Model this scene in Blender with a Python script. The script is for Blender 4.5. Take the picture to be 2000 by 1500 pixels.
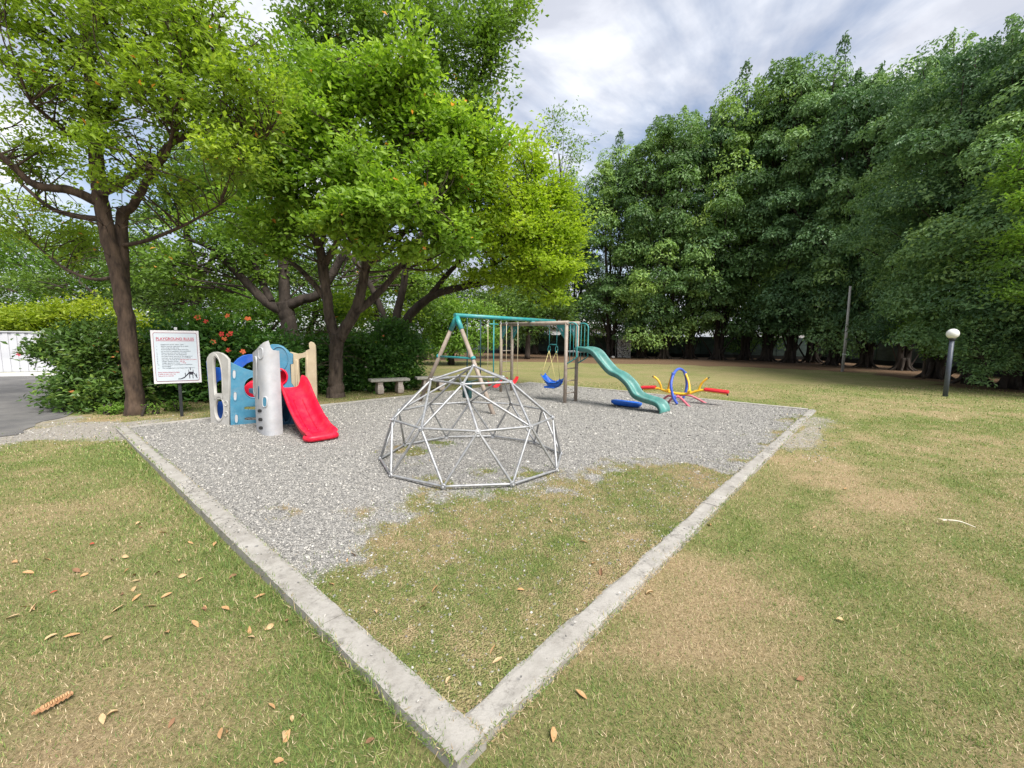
import bpy, bmesh, math, random
import numpy as np
from mathutils import Vector, Matrix

for o in list(bpy.data.objects): bpy.data.objects.remove(o)
SC = bpy.context.scene
COL = SC.collection
random.seed(7)
RNG = np.random.default_rng(11)
R_ = math.radians

# ------------------------------------------------------------------ camera
F, CX, CY, H = 831.0, 1000.0, 750.0, 1.6          # pixels of the 2000x1500 photograph, eye height
_p1 = np.array([34-CX, 648-CY, F]); _p2 = np.array([1723-CX, 669-CY, F])   # vanishing points of the two kerb directions
_U = np.cross(_p1, _p2); _U /= np.linalg.norm(_U)
if _U[1] > 0: _U = -_U
_Y = np.array([0, 0, 1.]) - _U*_U[2]; _Y /= np.linalg.norm(_Y)
_X = np.cross(_Y, _U)
if _X[0] < 0: _X = -_X
ROT = np.array([_X, _Y, _U])
EYE = np.array([0, 0, H])
cam_d = bpy.data.cameras.new('camera'); cam = bpy.data.objects.new('camera', cam_d); COL.objects.link(cam)
cam_d.sensor_fit = 'HORIZONTAL'; cam_d.sensor_width = 36; cam_d.lens = 36*F/2000
cam_d.clip_start = 0.05; cam_d.clip_end = 3000
_cx, _cy, _cz = ROT@np.array([1, 0, 0]), ROT@np.array([0, -1, 0]), ROT@np.array([0, 0, -1])
cam.matrix_world = Matrix(((_cx[0], _cy[0], _cz[0], 0), (_cx[1], _cy[1], _cz[1], 0), (_cx[2], _cy[2], _cz[2], H), (0, 0, 0, 1)))
SC.camera = cam

# ------------------------------------------------------------------ light
SUN_EL, SUN_AZ = R_(52), R_(145)                    # azimuth clockwise from +Y (view direction)
SC.view_settings.view_transform = 'Standard'; SC.view_settings.look = 'None'
SC.view_settings.exposure = 0.8; SC.view_settings.gamma = 1.0
wd = bpy.data.worlds.new('World'); SC.world = wd; wd.use_nodes = True
nt = wd.node_tree; nt.nodes.clear()
def wn(t, **k):
    n = nt.nodes.new(t)
    for a, b in k.items(): setattr(n, a, b)
    return n
def wl(a, b): nt.links.new(a, b)
out = wn('ShaderNodeOutputWorld'); bg = wn('ShaderNodeBackground'); bg.inputs['Strength'].default_value = 0.1
sky = wn('ShaderNodeTexSky', sky_type='NISHITA', sun_disc=False, sun_elevation=SUN_EL, sun_rotation=SUN_AZ)
tc = wn('ShaderNodeTexCoord'); sep = wn('ShaderNodeSeparateXYZ'); wl(tc.outputs['Generated'], sep.inputs[0])
zz = wn('ShaderNodeMath', operation='MAXIMUM'); wl(sep.outputs['Z'], zz.inputs[0]); zz.inputs[1].default_value = 0.0
za = wn('ShaderNodeMath', operation='ADD'); wl(zz.outputs[0], za.inputs[0]); za.inputs[1].default_value = 0.22
dx = wn('ShaderNodeMath', operation='DIVIDE'); wl(sep.outputs['X'], dx.inputs[0]); wl(za.outputs[0], dx.inputs[1])
dy = wn('ShaderNodeMath', operation='DIVIDE'); wl(sep.outputs['Y'], dy.inputs[0]); wl(za.outputs[0], dy.inputs[1])
cmb = wn('ShaderNodeCombineXYZ'); wl(dx.outputs[0], cmb.inputs[0]); wl(dy.outputs[0], cmb.inputs[1]); cmb.inputs[2].default_value = 3.7
n1 = wn('ShaderNodeTexNoise'); n1.inputs['Scale'].default_value = 1.15; n1.inputs['Detail'].default_value = 8; n1.inputs['Roughness'].default_value = 0.55; n1.inputs['Distortion'].default_value = 0.35
n2 = wn('ShaderNodeTexNoise'); n2.inputs['Scale'].default_value = 0.9; n2.inputs['Detail'].default_value = 7; n2.inputs['Roughness'].default_value = 0.6; n2.inputs['Distortion'].default_value = 0.5
wl(cmb.outputs[0], n1.inputs['Vector'])
mp = wn('ShaderNodeMapping'); mp.inputs['Location'].default_value = (4.3, 1.9, 0); wl(cmb.outputs[0], mp.inputs['Vector']); wl(mp.outputs[0], n2.inputs['Vector'])
cov = wn('ShaderNodeValToRGB'); wl(n2.outputs['Fac'], cov.inputs[0])
cov.color_ramp.elements[0].position = 0.36; cov.color_ramp.elements[0].color = (0.25, 0.25, 0.25, 1)
cov.color_ramp.elements[1].position = 0.51; cov.color_ramp.elements[1].color = (1, 1, 1, 1)
shade = wn('ShaderNodeValToRGB'); wl(n1.outputs['Fac'], shade.inputs[0])
cr = shade.color_ramp; cr.elements[0].position = 0.36; cr.elements[0].color = (3.5, 3.7, 4.3, 1)
cr.elements[1].position = 0.66; cr.elements[1].color = (7.0, 7.15, 7.5, 1)
e = cr.elements.new(0.52); e.color = (4.1, 4.3, 4.9, 1)
mixc = wn('ShaderNodeMix', data_type='RGBA'); wl(cov.outputs[0], mixc.inputs['Factor']); wl(sky.outputs[0], mixc.inputs['A']); wl(shade.outputs[0], mixc.inputs['B'])
wl(mixc.outputs['Result'], bg.inputs['Color']); wl(bg.outputs[0], out.inputs[0])
sd = bpy.data.lights.new('sun', 'SUN'); sd.energy = 4.0; sd.angle = R_(30); sd.color = (1.0, 0.96, 0.9)
so = bpy.data.objects.new('sun', sd); COL.objects.link(so)
_sv = Vector((math.sin(SUN_AZ)*math.cos(SUN_EL), math.cos(SUN_AZ)*math.cos(SUN_EL), math.sin(SUN_EL)))
so.rotation_euler = _sv.to_track_quat('Z', 'Y').to_euler(); so.location = (0, 0, 40)

# ------------------------------------------------------------------ pixel -> place
def ray(x, y): return ROT@np.array([x-CX, y-CY, F])
def g(x, y, z=0.0):
    d = ray(x, y); return EYE+d*((z-H)/d[2])
def at(x, y, Y):
    d = ray(x, y); return EYE+d*(Y/d[1])
def onplane(x, y, p0, p1):
    """where the ray meets the vertical plane over ground line p0-p1 -> (u, z)"""
    p0 = np.array(p0[:2]); p1 = np.array(p1[:2]); t = (p1-p0)/np.linalg.norm(p1-p0); n = np.array([-t[1], t[0]])
    d = ray(x, y); k = (p0@n)/(d[:2]@n); q = EYE+d*k
    return float((q[:2]-p0)@t), float(q[2])

# ------------------------------------------------------------------ materials
MATS = {}
def mat(name, col, rough=0.6, var=0.12, scale=6.0, bump=0.0, bscale=60.0, col2=None, spec=0.4, metal=0.0, stretch=None, detail=6, mixpos=(0.35, 0.65), wear=0.0, dust=(0.36, 0.33, 0.29)):
    m = bpy.data.materials.new(name); m.use_nodes = True; t = m.node_tree; b = t.nodes['Principled BSDF']
    b.inputs['Roughness'].default_value = rough; b.inputs['Specular IOR Level'].default_value = spec; b.inputs['Metallic'].default_value = metal
    c = t.nodes.new('ShaderNodeTexCoord'); v = c.outputs['Object']
    if stretch:
        mpn = t.nodes.new('ShaderNodeMapping'); mpn.inputs['Scale'].default_value = stretch; t.links.new(v, mpn.inputs['Vector']); v = mpn.outputs[0]
    n = t.nodes.new('ShaderNodeTexNoise'); n.inputs['Scale'].default_value = scale; n.inputs['Detail'].default_value = detail; n.inputs['Roughness'].default_value = 0.65
    t.links.new(v, n.inputs['Vector'])
    r = t.nodes.new('ShaderNodeValToRGB'); t.links.new(n.outputs['Fac'], r.inputs[0])
    c2 = col2 if col2 else tuple(min(1, x*(1+var)) for x in col)
    c1 = col if col2 else tuple(x*(1-var) for x in col)
    r.color_ramp.elements[0].position = mixpos[0]; r.color_ramp.elements[0].color = (*c1, 1)
    r.color_ramp.elements[1].position = mixpos[1]; r.color_ramp.elements[1].color = (*c2, 1)
    if wear:
        w1 = t.nodes.new('ShaderNodeTexNoise'); w1.inputs['Scale'].default_value = 3.2; w1.inputs['Detail'].default_value = 10; w1.inputs['Roughness'].default_value = 0.8; t.links.new(v, w1.inputs['Vector'])
        wr_ = t.nodes.new('ShaderNodeValToRGB'); t.links.new(w1.outputs['Fac'], wr_.inputs[0]); wr_.color_ramp.elements[0].position = 0.47; wr_.color_ramp.elements[0].color = (0, 0, 0, 1); wr_.color_ramp.elements[1].position = 0.72; wr_.color_ramp.elements[1].color = (wear, wear, wear, 1)
        wm = t.nodes.new('ShaderNodeMix'); wm.data_type = 'RGBA'; t.links.new(wr_.outputs[0], wm.inputs['Factor']); t.links.new(r.outputs[0], wm.inputs['A']); wm.inputs['B'].default_value = (*dust, 1)
        t.links.new(wm.outputs['Result'], b.inputs['Base Color'])
    else: t.links.new(r.outputs[0], b.inputs['Base Color'])
    if bump:
        n2 = t.nodes.new('ShaderNodeTexNoise'); n2.inputs['Scale'].default_value = bscale; n2.inputs['Detail'].default_value = 5
        t.links.new(v, n2.inputs['Vector'])
        bn = t.nodes.new('ShaderNodeBump'); bn.inputs['Strength'].default_value = bump; bn.inputs['Distance'].default_value = 0.02
        t.links.new(n2.outputs['Fac'], bn.inputs['Height']); t.links.new(bn.outputs[0], b.inputs['Normal'])
    MATS[name] = m; return m
def leafmat(name, stops, trans=0.35, rough=0.5, tcol=1.6):
    """stops: [(pos, colour)] along the per-leaf tone attribute"""
    m = bpy.data.materials.new(name); m.use_nodes = True; t = m.node_tree
    b = t.nodes['Principled BSDF']; o = t.nodes['Material Output']
    a = t.nodes.new('ShaderNodeAttribute'); a.attribute_name = 'rnd'
    r = t.nodes.new('ShaderNodeValToRGB'); t.links.new(a.outputs['Fac'], r.inputs[0])
    el = r.color_ramp.elements
    for i, (p, c) in enumerate(stops):
        q = el[i] if i < 2 else el.new(p)
        q.position = p; q.color = (*c, 1)
    b.inputs['Roughness'].default_value = rough; b.inputs['Specular IOR Level'].default_value = 0.35
    t.links.new(r.outputs[0], b.inputs['Base Color'])
    tr = t.nodes.new('ShaderNodeBsdfTranslucent')
    mu = t.nodes.new('ShaderNodeMix'); mu.data_type = 'RGBA'; mu.blend_type = 'MULTIPLY'; mu.inputs['Factor'].default_value = 1
    t.links.new(r.outputs[0], mu.inputs['A']); mu.inputs['B'].default_value = (tcol, tcol*1.05, tcol*0.55, 1)
    t.links.new(mu.outputs['Result'], tr.inputs['Color'])
    mx = t.nodes.new('ShaderNodeMixShader'); mx.inputs[0].default_value = trans
    t.links.new(b.outputs[0], mx.inputs[1]); t.links.new(tr.outputs[0], mx.inputs[2]); t.links.new(mx.outputs[0], o.inputs['Surface'])
    MATS[name] = m; return m

mat('teal_paint', (0.022, 0.225, 0.235), 0.42, col2=(0.04, 0.30, 0.30), scale=9, bump=0.05, bscale=40, wear=0.30)
mat('teal_plastic', (0.03, 0.20, 0.21), 0.45, col2=(0.05, 0.26, 0.26), scale=5, wear=0.30)
mat('slide_green', (0.045, 0.185, 0.165), 0.38, col2=(0.10, 0.27, 0.245), scale=4, bump=0.06, bscale=30, wear=0.35)
mat('dark_green_metal', (0.012, 0.05, 0.05), 0.45)
mat('taupe_paint', (0.27, 0.215, 0.17), 0.5, col2=(0.37, 0.31, 0.26), scale=7, bump=0.06, bscale=50, wear=0.30)
mat('galvanised', (0.42, 0.43, 0.45), 0.5, col2=(0.60, 0.60, 0.60), scale=14, metal=0.35, bump=0.08, bscale=90, wear=0.30)
mat('dome_paint', (0.25, 0.26, 0.275), 0.45, col2=(0.43, 0.435, 0.44), scale=16, metal=0.4, bump=0.05, bscale=80, wear=0.40)
mat('rope', (0.55, 0.47, 0.30), 0.8, col2=(0.66, 0.58, 0.40), scale=60)
mat('yellow_rope', (0.66, 0.55, 0.20), 0.75, col2=(0.74, 0.66, 0.33), scale=60)
mat('blue_plastic', (0.005, 0.10, 0.52), 0.36, col2=(0.012, 0.14, 0.62), scale=6, wear=0.15)
mat('royal_plastic', (0.01, 0.08, 0.42), 0.4, col2=(0.015, 0.12, 0.52), scale=5, wear=0.20)
mat('steel_blue_plastic', (0.045, 0.19, 0.30), 0.48, col2=(0.075, 0.25, 0.37), scale=5, bump=0.05, bscale=80, wear=0.30)
mat('navy_plastic_and_shade', (0.02, 0.09, 0.16), 0.5, col2=(0.03, 0.12, 0.20), scale=5)
mat('pale_grey_plastic', (0.40, 0.41, 0.43), 0.55, col2=(0.50, 0.505, 0.52), scale=4, bump=0.08, bscale=120, wear=0.45)
mat('warm_grey_plastic', (0.37, 0.36, 0.335), 0.55, col2=(0.46, 0.45, 0.425), scale=5, bump=0.08, bscale=120, wear=0.45)
mat('tan_plastic', (0.40, 0.32, 0.21), 0.55, col2=(0.49, 0.405, 0.275), scale=5, bump=0.06, bscale=100, wear=0.40)
mat('red_plastic', (0.62, 0.004, 0.03), 0.42, col2=(0.74, 0.010, 0.045), scale=4, spec=0.3, wear=0.12)
mat('red_vinyl', (0.55, 0.012, 0.02), 0.42, col2=(0.66, 0.03, 0.04), scale=8)
mat('yellow_paint', (0.78, 0.42, 0.012), 0.4, col2=(0.85, 0.50, 0.03), scale=9, wear=0.25)
mat('blue_paint', (0.03, 0.075, 0.40), 0.42, col2=(0.06, 0.12, 0.50), scale=9, wear=0.25)
mat('pink_paint', (0.50, 0.10, 0.15), 0.5, col2=(0.60, 0.17, 0.21), scale=9, wear=0.35)
mat('black_rubber_and_shade', (0.015, 0.015, 0.016), 0.6)
mat('black_metal', (0.018, 0.02, 0.022), 0.5, col2=(0.03, 0.032, 0.035), scale=20)
mat('slate_metal', (0.055, 0.065, 0.09), 0.45, col2=(0.085, 0.10, 0.13), scale=10)
mat('lamp_glass', (0.80, 0.80, 0.78), 0.3, var=0.03)
mat('sign_white', (0.58, 0.56, 0.58), 0.4, col2=(0.65, 0.64, 0.65), scale=3)
mat('sign_face', (0.50, 0.56, 0.61), 0.4, col2=(0.55, 0.60, 0.645), scale=3)
mat('sign_red', (0.42, 0.03, 0.06), 0.5, var=0.05)
mat('sign_grey', (0.11, 0.13, 0.16), 0.5, var=0.05)
mat('sign_black', (0.02, 0.02, 0.03), 0.5, var=0.05)
mat('sign_maroon', (0.22, 0.07, 0.11), 0.5, var=0.05)
mat('bench_stone', (0.30, 0.29, 0.25), 0.85, col2=(0.42, 0.40, 0.36), scale=12, bump=0.4, bscale=50)
mat('bench_pedestal', (0.34, 0.29, 0.25), 0.85, col2=(0.46, 0.40, 0.36), scale=10, bump=0.4, bscale=50)
mat('white_board', (0.48, 0.49, 0.52), 0.45, col2=(0.58, 0.585, 0.61), scale=2)
mat('white_kerb', (0.55, 0.55, 0.54), 0.8, col2=(0.66, 0.66, 0.65), scale=5, bump=0.2)
mat('gap_shade_black', (0.02, 0.018, 0.016), 0.9)
mat('screen_mesh', (0.035, 0.058, 0.054), 0.6, col2=(0.10, 0.14, 0.13), scale=1.2, bump=0.5, bscale=2.5, stretch=(1, 1, 2.5))
mat('screen_base', (0.02, 0.02, 0.02), 0.9)
mat('bark', (0.026, 0.017, 0.012), 0.9, col2=(0.105, 0.070, 0.048), scale=9, bump=0.9, bscale=26, stretch=(1, 1, 0.28), detail=9)
mat('bark_grey', (0.030, 0.021, 0.016), 0.9, col2=(0.125, 0.094, 0.072), scale=10, bump=0.9, bscale=24, stretch=(1, 1, 0.25), detail=9)
mat('bark_dark', (0.020, 0.015, 0.012), 0.9, col2=(0.065, 0.050, 0.040), scale=5, bump=0.8, bscale=14, stretch=(1, 1, 0.3))
mat('gabion_stone', (0.24, 0.24, 0.24), 0.85, col2=(0.46, 0.45, 0.43), scale=2.5, bump=0.4, bscale=20)
mat('wood_pole', (0.32, 0.31, 0.30), 0.85, col2=(0.50, 0.48, 0.46), scale=6, bump=0.3, stretch=(1, 1, 0.2))
mat('house_wall', (0.56, 0.57, 0.58), 0.8, col2=(0.68, 0.68, 0.68), scale=2)
mat('house_roof', (0.40, 0.38, 0.37), 0.8, col2=(0.52, 0.50, 0.49), scale=3)
mat('window_glass', (0.06, 0.09, 0.12), 0.15)
mat('dry_leaf', (0.36, 0.19, 0.075), 0.8, col2=(0.55, 0.36, 0.19), scale=14)
mat('tan_leaf', (0.40, 0.27, 0.13), 0.8, col2=(0.58, 0.44, 0.26), scale=14)
mat('brown_leaf', (0.17, 0.085, 0.045), 0.8, col2=(0.30, 0.17, 0.09), scale=14)
mat('red_leaf', (0.34, 0.05, 0.03), 0.75, col2=(0.45, 0.10, 0.05), scale=14)
mat('pod_brown', (0.34, 0.17, 0.08), 0.7, col2=(0.48, 0.28, 0.15), scale=20, bump=0.3)
mat('straw', (0.55, 0.48, 0.33), 0.8, col2=(0.70, 0.66, 0.55), scale=20)
mat('petal_red', (0.62, 0.03, 0.03), 0.6, col2=(0.72, 0.08, 0.05), scale=30)
mat('petal_orange', (0.66, 0.11, 0.03), 0.6, col2=(0.72, 0.18, 0.06), scale=30)
mat('petal_pink', (0.55, 0.03, 0.09), 0.6, col2=(0.62, 0.06, 0.12), scale=30)

G = lambda r, gr, b: (r, gr, b)
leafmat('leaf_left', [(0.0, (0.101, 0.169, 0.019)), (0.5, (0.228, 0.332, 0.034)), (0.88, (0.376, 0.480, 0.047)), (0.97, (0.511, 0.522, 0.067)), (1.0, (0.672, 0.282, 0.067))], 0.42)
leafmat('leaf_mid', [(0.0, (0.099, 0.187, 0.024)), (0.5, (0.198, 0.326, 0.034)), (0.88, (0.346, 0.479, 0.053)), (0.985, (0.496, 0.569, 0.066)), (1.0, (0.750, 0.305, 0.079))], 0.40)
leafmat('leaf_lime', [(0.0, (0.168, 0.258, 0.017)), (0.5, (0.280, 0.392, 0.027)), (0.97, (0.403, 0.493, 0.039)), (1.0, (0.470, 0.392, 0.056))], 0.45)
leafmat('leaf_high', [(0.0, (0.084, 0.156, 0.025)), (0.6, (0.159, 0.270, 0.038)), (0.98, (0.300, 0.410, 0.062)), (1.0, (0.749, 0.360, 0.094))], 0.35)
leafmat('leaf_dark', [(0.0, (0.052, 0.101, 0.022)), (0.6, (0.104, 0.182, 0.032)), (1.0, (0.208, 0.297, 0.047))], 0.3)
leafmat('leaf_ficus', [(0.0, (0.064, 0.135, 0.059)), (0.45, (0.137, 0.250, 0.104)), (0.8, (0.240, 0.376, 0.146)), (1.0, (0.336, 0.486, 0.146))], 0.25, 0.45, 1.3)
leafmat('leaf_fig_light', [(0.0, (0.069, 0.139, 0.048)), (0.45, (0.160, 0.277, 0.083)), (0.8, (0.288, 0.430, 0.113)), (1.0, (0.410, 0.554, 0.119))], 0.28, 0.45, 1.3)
leafmat('leaf_bright', [(0.0, (0.085, 0.176, 0.026)), (0.6, (0.169, 0.297, 0.044)), (1.0, (0.278, 0.396, 0.055))], 0.35)
leafmat('leaf_yellow', [(0.0, (0.13, 0.20, 0.016)), (0.6, (0.27, 0.35, 0.025)), (1.0, (0.42, 0.44, 0.05))], 0.4)
leafmat('leaf_hibiscus', [(0.0, (0.036, 0.098, 0.022)), (0.6, (0.085, 0.197, 0.036)), (0.93, (0.197, 0.357, 0.053)), (1.0, (0.357, 0.463, 0.081))], 0.2, 0.36)
leafmat('leaf_croton', [(0.0, (0.038, 0.084, 0.020)), (0.55, (0.094, 0.174, 0.035)), (0.86, (0.203, 0.290, 0.051)), (0.95, (0.435, 0.406, 0.072)), (1.0, (0.750, 0.334, 0.116))], 0.2, 0.36)
leafmat('leaf_palm', [(0.0, (0.06, 0.11, 0.024)), (1.0, (0.15, 0.23, 0.05))], 0.3)

# ------------------------------------------------------------------ mesh tools
ORG = {}
def tag(o, label=None, cat=None, group=None, kind=None):
    if label: o['label'] = label
    if cat: o['category'] = cat
    if group: o['group'] = group
    if kind: o['kind'] = kind
    return o
def thing(name, loc, label, cat, group=None):
    o = bpy.data.objects.new(name, None); COL.objects.link(o); o.location = loc; o.empty_display_size = 0.2
    ORG[o.name] = np.array(loc, float); return tag(o, label, cat, group)
class MB:
    def __init__(s): s.v = []; s.f = []; s.sm = []
    def add(s, verts, faces, smooth=False):
        n = len(s.v); s.v += [tuple(map(float, p)) for p in verts]; s.f += [tuple(i+n for i in f) for f in faces]; s.sm += [smooth]*len(faces); return s
    def box(s, c, size, ax=None):
        c = np.array(c, float); hx = np.array(size)/2; A = np.eye(3) if ax is None else np.array(ax, float)
        vs = [c+A[0]*hx[0]*i+A[1]*hx[1]*j+A[2]*hx[2]*k for i in (-1, 1) for j in (-1, 1) for k in (-1, 1)]
        return s.add(vs, [(0, 1, 3, 2), (4, 6, 7, 5), (0, 4, 5, 1), (2, 3, 7, 6), (0, 2, 6, 4), (1, 5, 7, 3)])
    def tube(s, pts, rad, n=8, caps=True, wob=0.0):
        P = [np.array(p, float) for p in pts]; m = len(P)
        if not hasattr(rad, '__len__'): rad = [rad]*m
        T = []
        for i in range(m):
            d = P[min(i+1, m-1)]-P[max(i-1, 0)]; T.append(d/(np.linalg.norm(d)+1e-9))
        a = np.array([0, 0, 1.]) if abs(T[0][2]) < 0.9 else np.array([1., 0, 0])
        u = np.cross(T[0], a); u /= np.linalg.norm(u); vs = []
        for i in range(m):
            u = u-T[i]*(u@T[i]); u /= np.linalg.norm(u)+1e-9; w = np.cross(T[i], u)
            for k in range(n):
                q = 2*math.pi*k/n; rr = rad[i]*(1+(random.uniform(-wob, wob) if wob else 0))
                vs.append(P[i]+(u*math.cos(q)+w*math.sin(q))*rr)
        fs = [(i*n+k, i*n+(k+1) % n, (i+1)*n+(k+1) % n, (i+1)*n+k) for i in range(m-1) for k in range(n)]
        s.add(vs, fs, True)
        if caps:
            b = len(s.v)-m*n
            s.f.append(tuple(b+k for k in reversed(range(n)))); s.sm.append(False)
            s.f.append(tuple(b+(m-1)*n+k for k in range(n))); s.sm.append(False)
        return s
    def lathe(s, base, prof, n=16):
        base = np.array(base, float); vs = []
        for r, z in prof:
            for k in range(n):
                q = 2*math.pi*k/n; vs.append(base+[r*math.cos(q), r*math.sin(q), z])
        m = len(prof); fs = [(i*n+k, i*n+(k+1) % n, (i+1)*n+(k+1) % n, (i+1)*n+k) for i in range(m-1) for k in range(n)]
        s.add(vs, fs, True); b = len(s.v)-m*n
        s.f.append(tuple(b+k for k in reversed(range(n)))); s.sm.append(False)
        s.f.append(tuple(b+(m-1)*n+k for k in range(n))); s.sm.append(False)
        return s
    def mesh(s, name, off=(0, 0, 0)):
        me = bpy.data.meshes.new(name); o = np.array(off)
        me.from_pydata([tuple(np.array(v)-o) for v in s.v], [], s.f)
        me.polygons.foreach_set('use_smooth', s.sm); me.update(); return me
    def build(s, name, m, parent=None, bevel=0.0):
        off = ORG[parent.name] if parent is not None else np.zeros(3)
        me = s.mesh(name, off); me.materials.append(MATS[m] if isinstance(m, str) else m)
        o = bpy.data.objects.new(name, me); COL.objects.link(o)
        if parent is not None: o.parent = parent; ORG[o.name] = off
        else: ORG[o.name] = np.zeros(3)
        if bevel:
            b = o.modifiers.new('bevel', 'BEVEL'); b.width = bevel; b.segments = 2; b.limit_method = 'ANGLE'
        return o
def npmesh(name, V, faces_flat, per, m, parent=None, attr=None, smooth=False, off=None):
    """V (n,3), faces_flat index array, per = verts per face (int)"""
    if off is None: off = ORG[parent.name] if parent is not None else np.zeros(3)
    me = bpy.data.meshes.new(name); nv = len(V); nf = len(faces_flat)//per
    me.vertices.add(nv); me.vertices.foreach_set('co', (V-off).astype(np.float32).ravel())
    me.loops.add(nf*per); me.loops.foreach_set('vertex_index', faces_flat.astype(np.int32))
    me.polygons.add(nf); me.polygons.foreach_set('loop_start', np.arange(0, nf*per, per, dtype=np.int32))
    me.polygons.foreach_set('loop_total', np.full(nf, per, np.int32))
    me.polygons.foreach_set('use_smooth', np.full(nf, smooth))
    if attr:
        for k, (dom, arr) in attr.items():
            a = me.attributes.new(k, 'FLOAT', dom); a.data.foreach_set('value', arr.astype(np.float32))
    me.update(calc_edges=True); me.materials.append(MATS[m] if isinstance(m, str) else m)
    o = bpy.data.objects.new(name, me); COL.objects.link(o)
    if parent is not None: o.parent = parent
    ORG[o.name] = off
    return o
def bez(P, n=12):
    """smooth Catmull-Rom through points"""
    P = [np.array(p, float) for p in P]; Q = [2*P[0]-P[1]]+P+[2*P[-1]-P[-2]]; out = []
    for i in range(1, len(Q)-2):
        for k in range(n):
            t = k/n; a, b, c, d = Q[i-1], Q[i], Q[i+1], Q[i+2]
            out.append(0.5*((2*b)+(c-a)*t+(2*a-5*b+4*c-d)*t*t+(3*b-a-3*c+d)*t**3))
    out.append(P[-1]); return out
def curve_mesh(loops, thick, bevel=0.006, name='panel'):
    """filled 2-D outline with holes -> mesh in (u, z, depth) space"""
    cu = bpy.data.curves.new(name, 'CURVE'); cu.dimensions = '2D'; cu.fill_mode = 'BOTH'; cu.extrude = max(thick/2-bevel, 0.0005); cu.bevel_depth = bevel; cu.bevel_resolution = 2
    cu.offset = -bevel
    for lp in loops:
        sp = cu.splines.new('POLY'); sp.points.add(len(lp)-1); sp.use_cyclic_u = True
        for i, (a, b) in enumerate(lp): sp.points[i].co = (a, b, 0, 1)
    ob = bpy.data.objects.new(name, cu); COL.objects.link(ob)
    me = bpy.data.meshes.new_from_object(ob.evaluated_get(bpy.context.evaluated_depsgraph_get()))
    bpy.data.objects.remove(ob); bpy.data.curves.remove(cu); return me
def panel(name, m, parent, p0, p1, loops, thick=0.05, shift=0.0, bend=None, bevel=0.006):
    """vertical panel over the ground line p0-p1; loops in (u, z)"""
    me = curve_mesh(loops, thick, bevel, name)
    p0 = np.array([p0[0], p0[1]]); p1 = np.array([p1[0], p1[1]]); t = (p1-p0)/np.linalg.norm(p1-p0); n = np.array([-t[1], t[0]])
    off = ORG[parent.name]
    for v in me.vertices:
        u, z, d = v.co; d += shift
        q = p0+t*u+n*d
        v.co = (q[0]-off[0], q[1]-off[1], z-off[2])
    me.materials.append(MATS[m]); me.update()
    o = bpy.data.objects.new(name, me); COL.objects.link(o); o.parent = parent; ORG[o.name] = off
    return o
def ell(cx, cy, rx, ry, n=20, p=2.0):
    r = []
    for k in range(n):
        q = 2*math.pi*k/n; c, s_ = math.cos(q), math.sin(q)
        r.append((cx+rx*math.copysign(abs(c)**(2/p), c), cy+ry*math.copysign(abs(s_)**(2/p), s_)))
    return r

# value noise
_T = np.random.default_rng(5).random((256, 256))
def vnoise(x, y, f=1.0, seed=0):
    x = np.asarray(x)*f+seed*17.3+500; y = np.asarray(y)*f+seed*9.1+500
    xi = np.floor(x).astype(int); yi = np.floor(y).astype(int); fx = x-xi; fy = y-yi
    fx = fx*fx*(3-2*fx); fy = fy*fy*(3-2*fy)
    a = _T[xi % 256, yi % 256]; b = _T[(xi+1) % 256, yi % 256]; c = _T[xi % 256, (yi+1) % 256]; d = _T[(xi+1) % 256, (yi+1) % 256]
    return (a*(1-fx)+b*fx)*(1-fy)+(c*(1-fx)+d*fx)*fy
def fbm(x, y, f=1.0, seed=0, octv=4):
    s = 0; w = 0.5; t = 0
    for i in range(octv):
        s = s+w*vnoise(x, y, f*2**i, seed+i); t += w; w *= 0.55
    return s/t
def sstep(a, b, x):
    t = np.clip((x-a)/(b-a), 0, 1); return t*t*(3-2*t)

# ------------------------------------------------------------------ layout of the play area
KA = g(893, 1488, 0.05)[:2]; KB = g(225, 832, 0.05)[:2]; KD = g(1595, 798, 0.05)[:2]
ku = (KB-KA)/np.linalg.norm(KB-KA); kv = (KD-KA)/np.linalg.norm(KD-KA); LU = np.linalg.norm(KB-KA); LV = np.linalg.norm(KD-KA)
KW = 0.155
def uv(x, y):
    q = np.stack([np.asarray(x)-KA[0], np.asarray(y)-KA[1]], -1); return q@ku, q@kv
def puv(u, v): return KA+ku*u+kv*v
_bu = np.array([0.0, 0.29, 0.67, 0.98, 1.71, 2.33, 3.0, 3.4, 4.0, 4.45, 4.8, 20])      # v
_bv = np.array([1.80, 1.78, 1.92, 2.25, 2.40, 1.85, 1.55, 1.30, 0.95, 0.70, 0.0, 0.0])  # u of the grass edge
def grassmask(x, y):
    """share of turf inside the gravel pit"""
    u, v = uv(x, y); e = np.interp(v, _bu, _bv)
    n = fbm(x, y, 2.3, 3)-0.5; n2 = fbm(x, y, 7, 8)-0.5
    d = e-u+n*1.7+n2*0.9
    mk = sstep(-0.65, 0.50, d)*(0.55+0.45*sstep(0.35, 0.6, fbm(x, y, 5, 23)+0.35*np.clip(d, 0, 1)))
    for (cx, cy, r) in ((-0.72, 4.45, 0.30), (-1.45, 5.75, 0.32), (0.25, 4.75, 0.28), (-1.1, 6.3, .2), (-0.3, 4.9, .15), (-1.30, 5.3, 0.16), (1.15, 4.75, 0.35), (1.7, 4.9, 0.45), (0.6, 4.2, 0.3), (-2.1, 3.75, 0.12)):
        mk = np.maximum(mk, 0.9*sstep(0.25, -0.2, np.hypot(x-cx, (y-cy)*1.1)-r+n*0.5+n2*0.4)*sstep(0.42, 0.6, fbm(x, y, 6, 21)))
    return mk*sstep(-0.3, 0.0, u+0.3)
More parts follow.
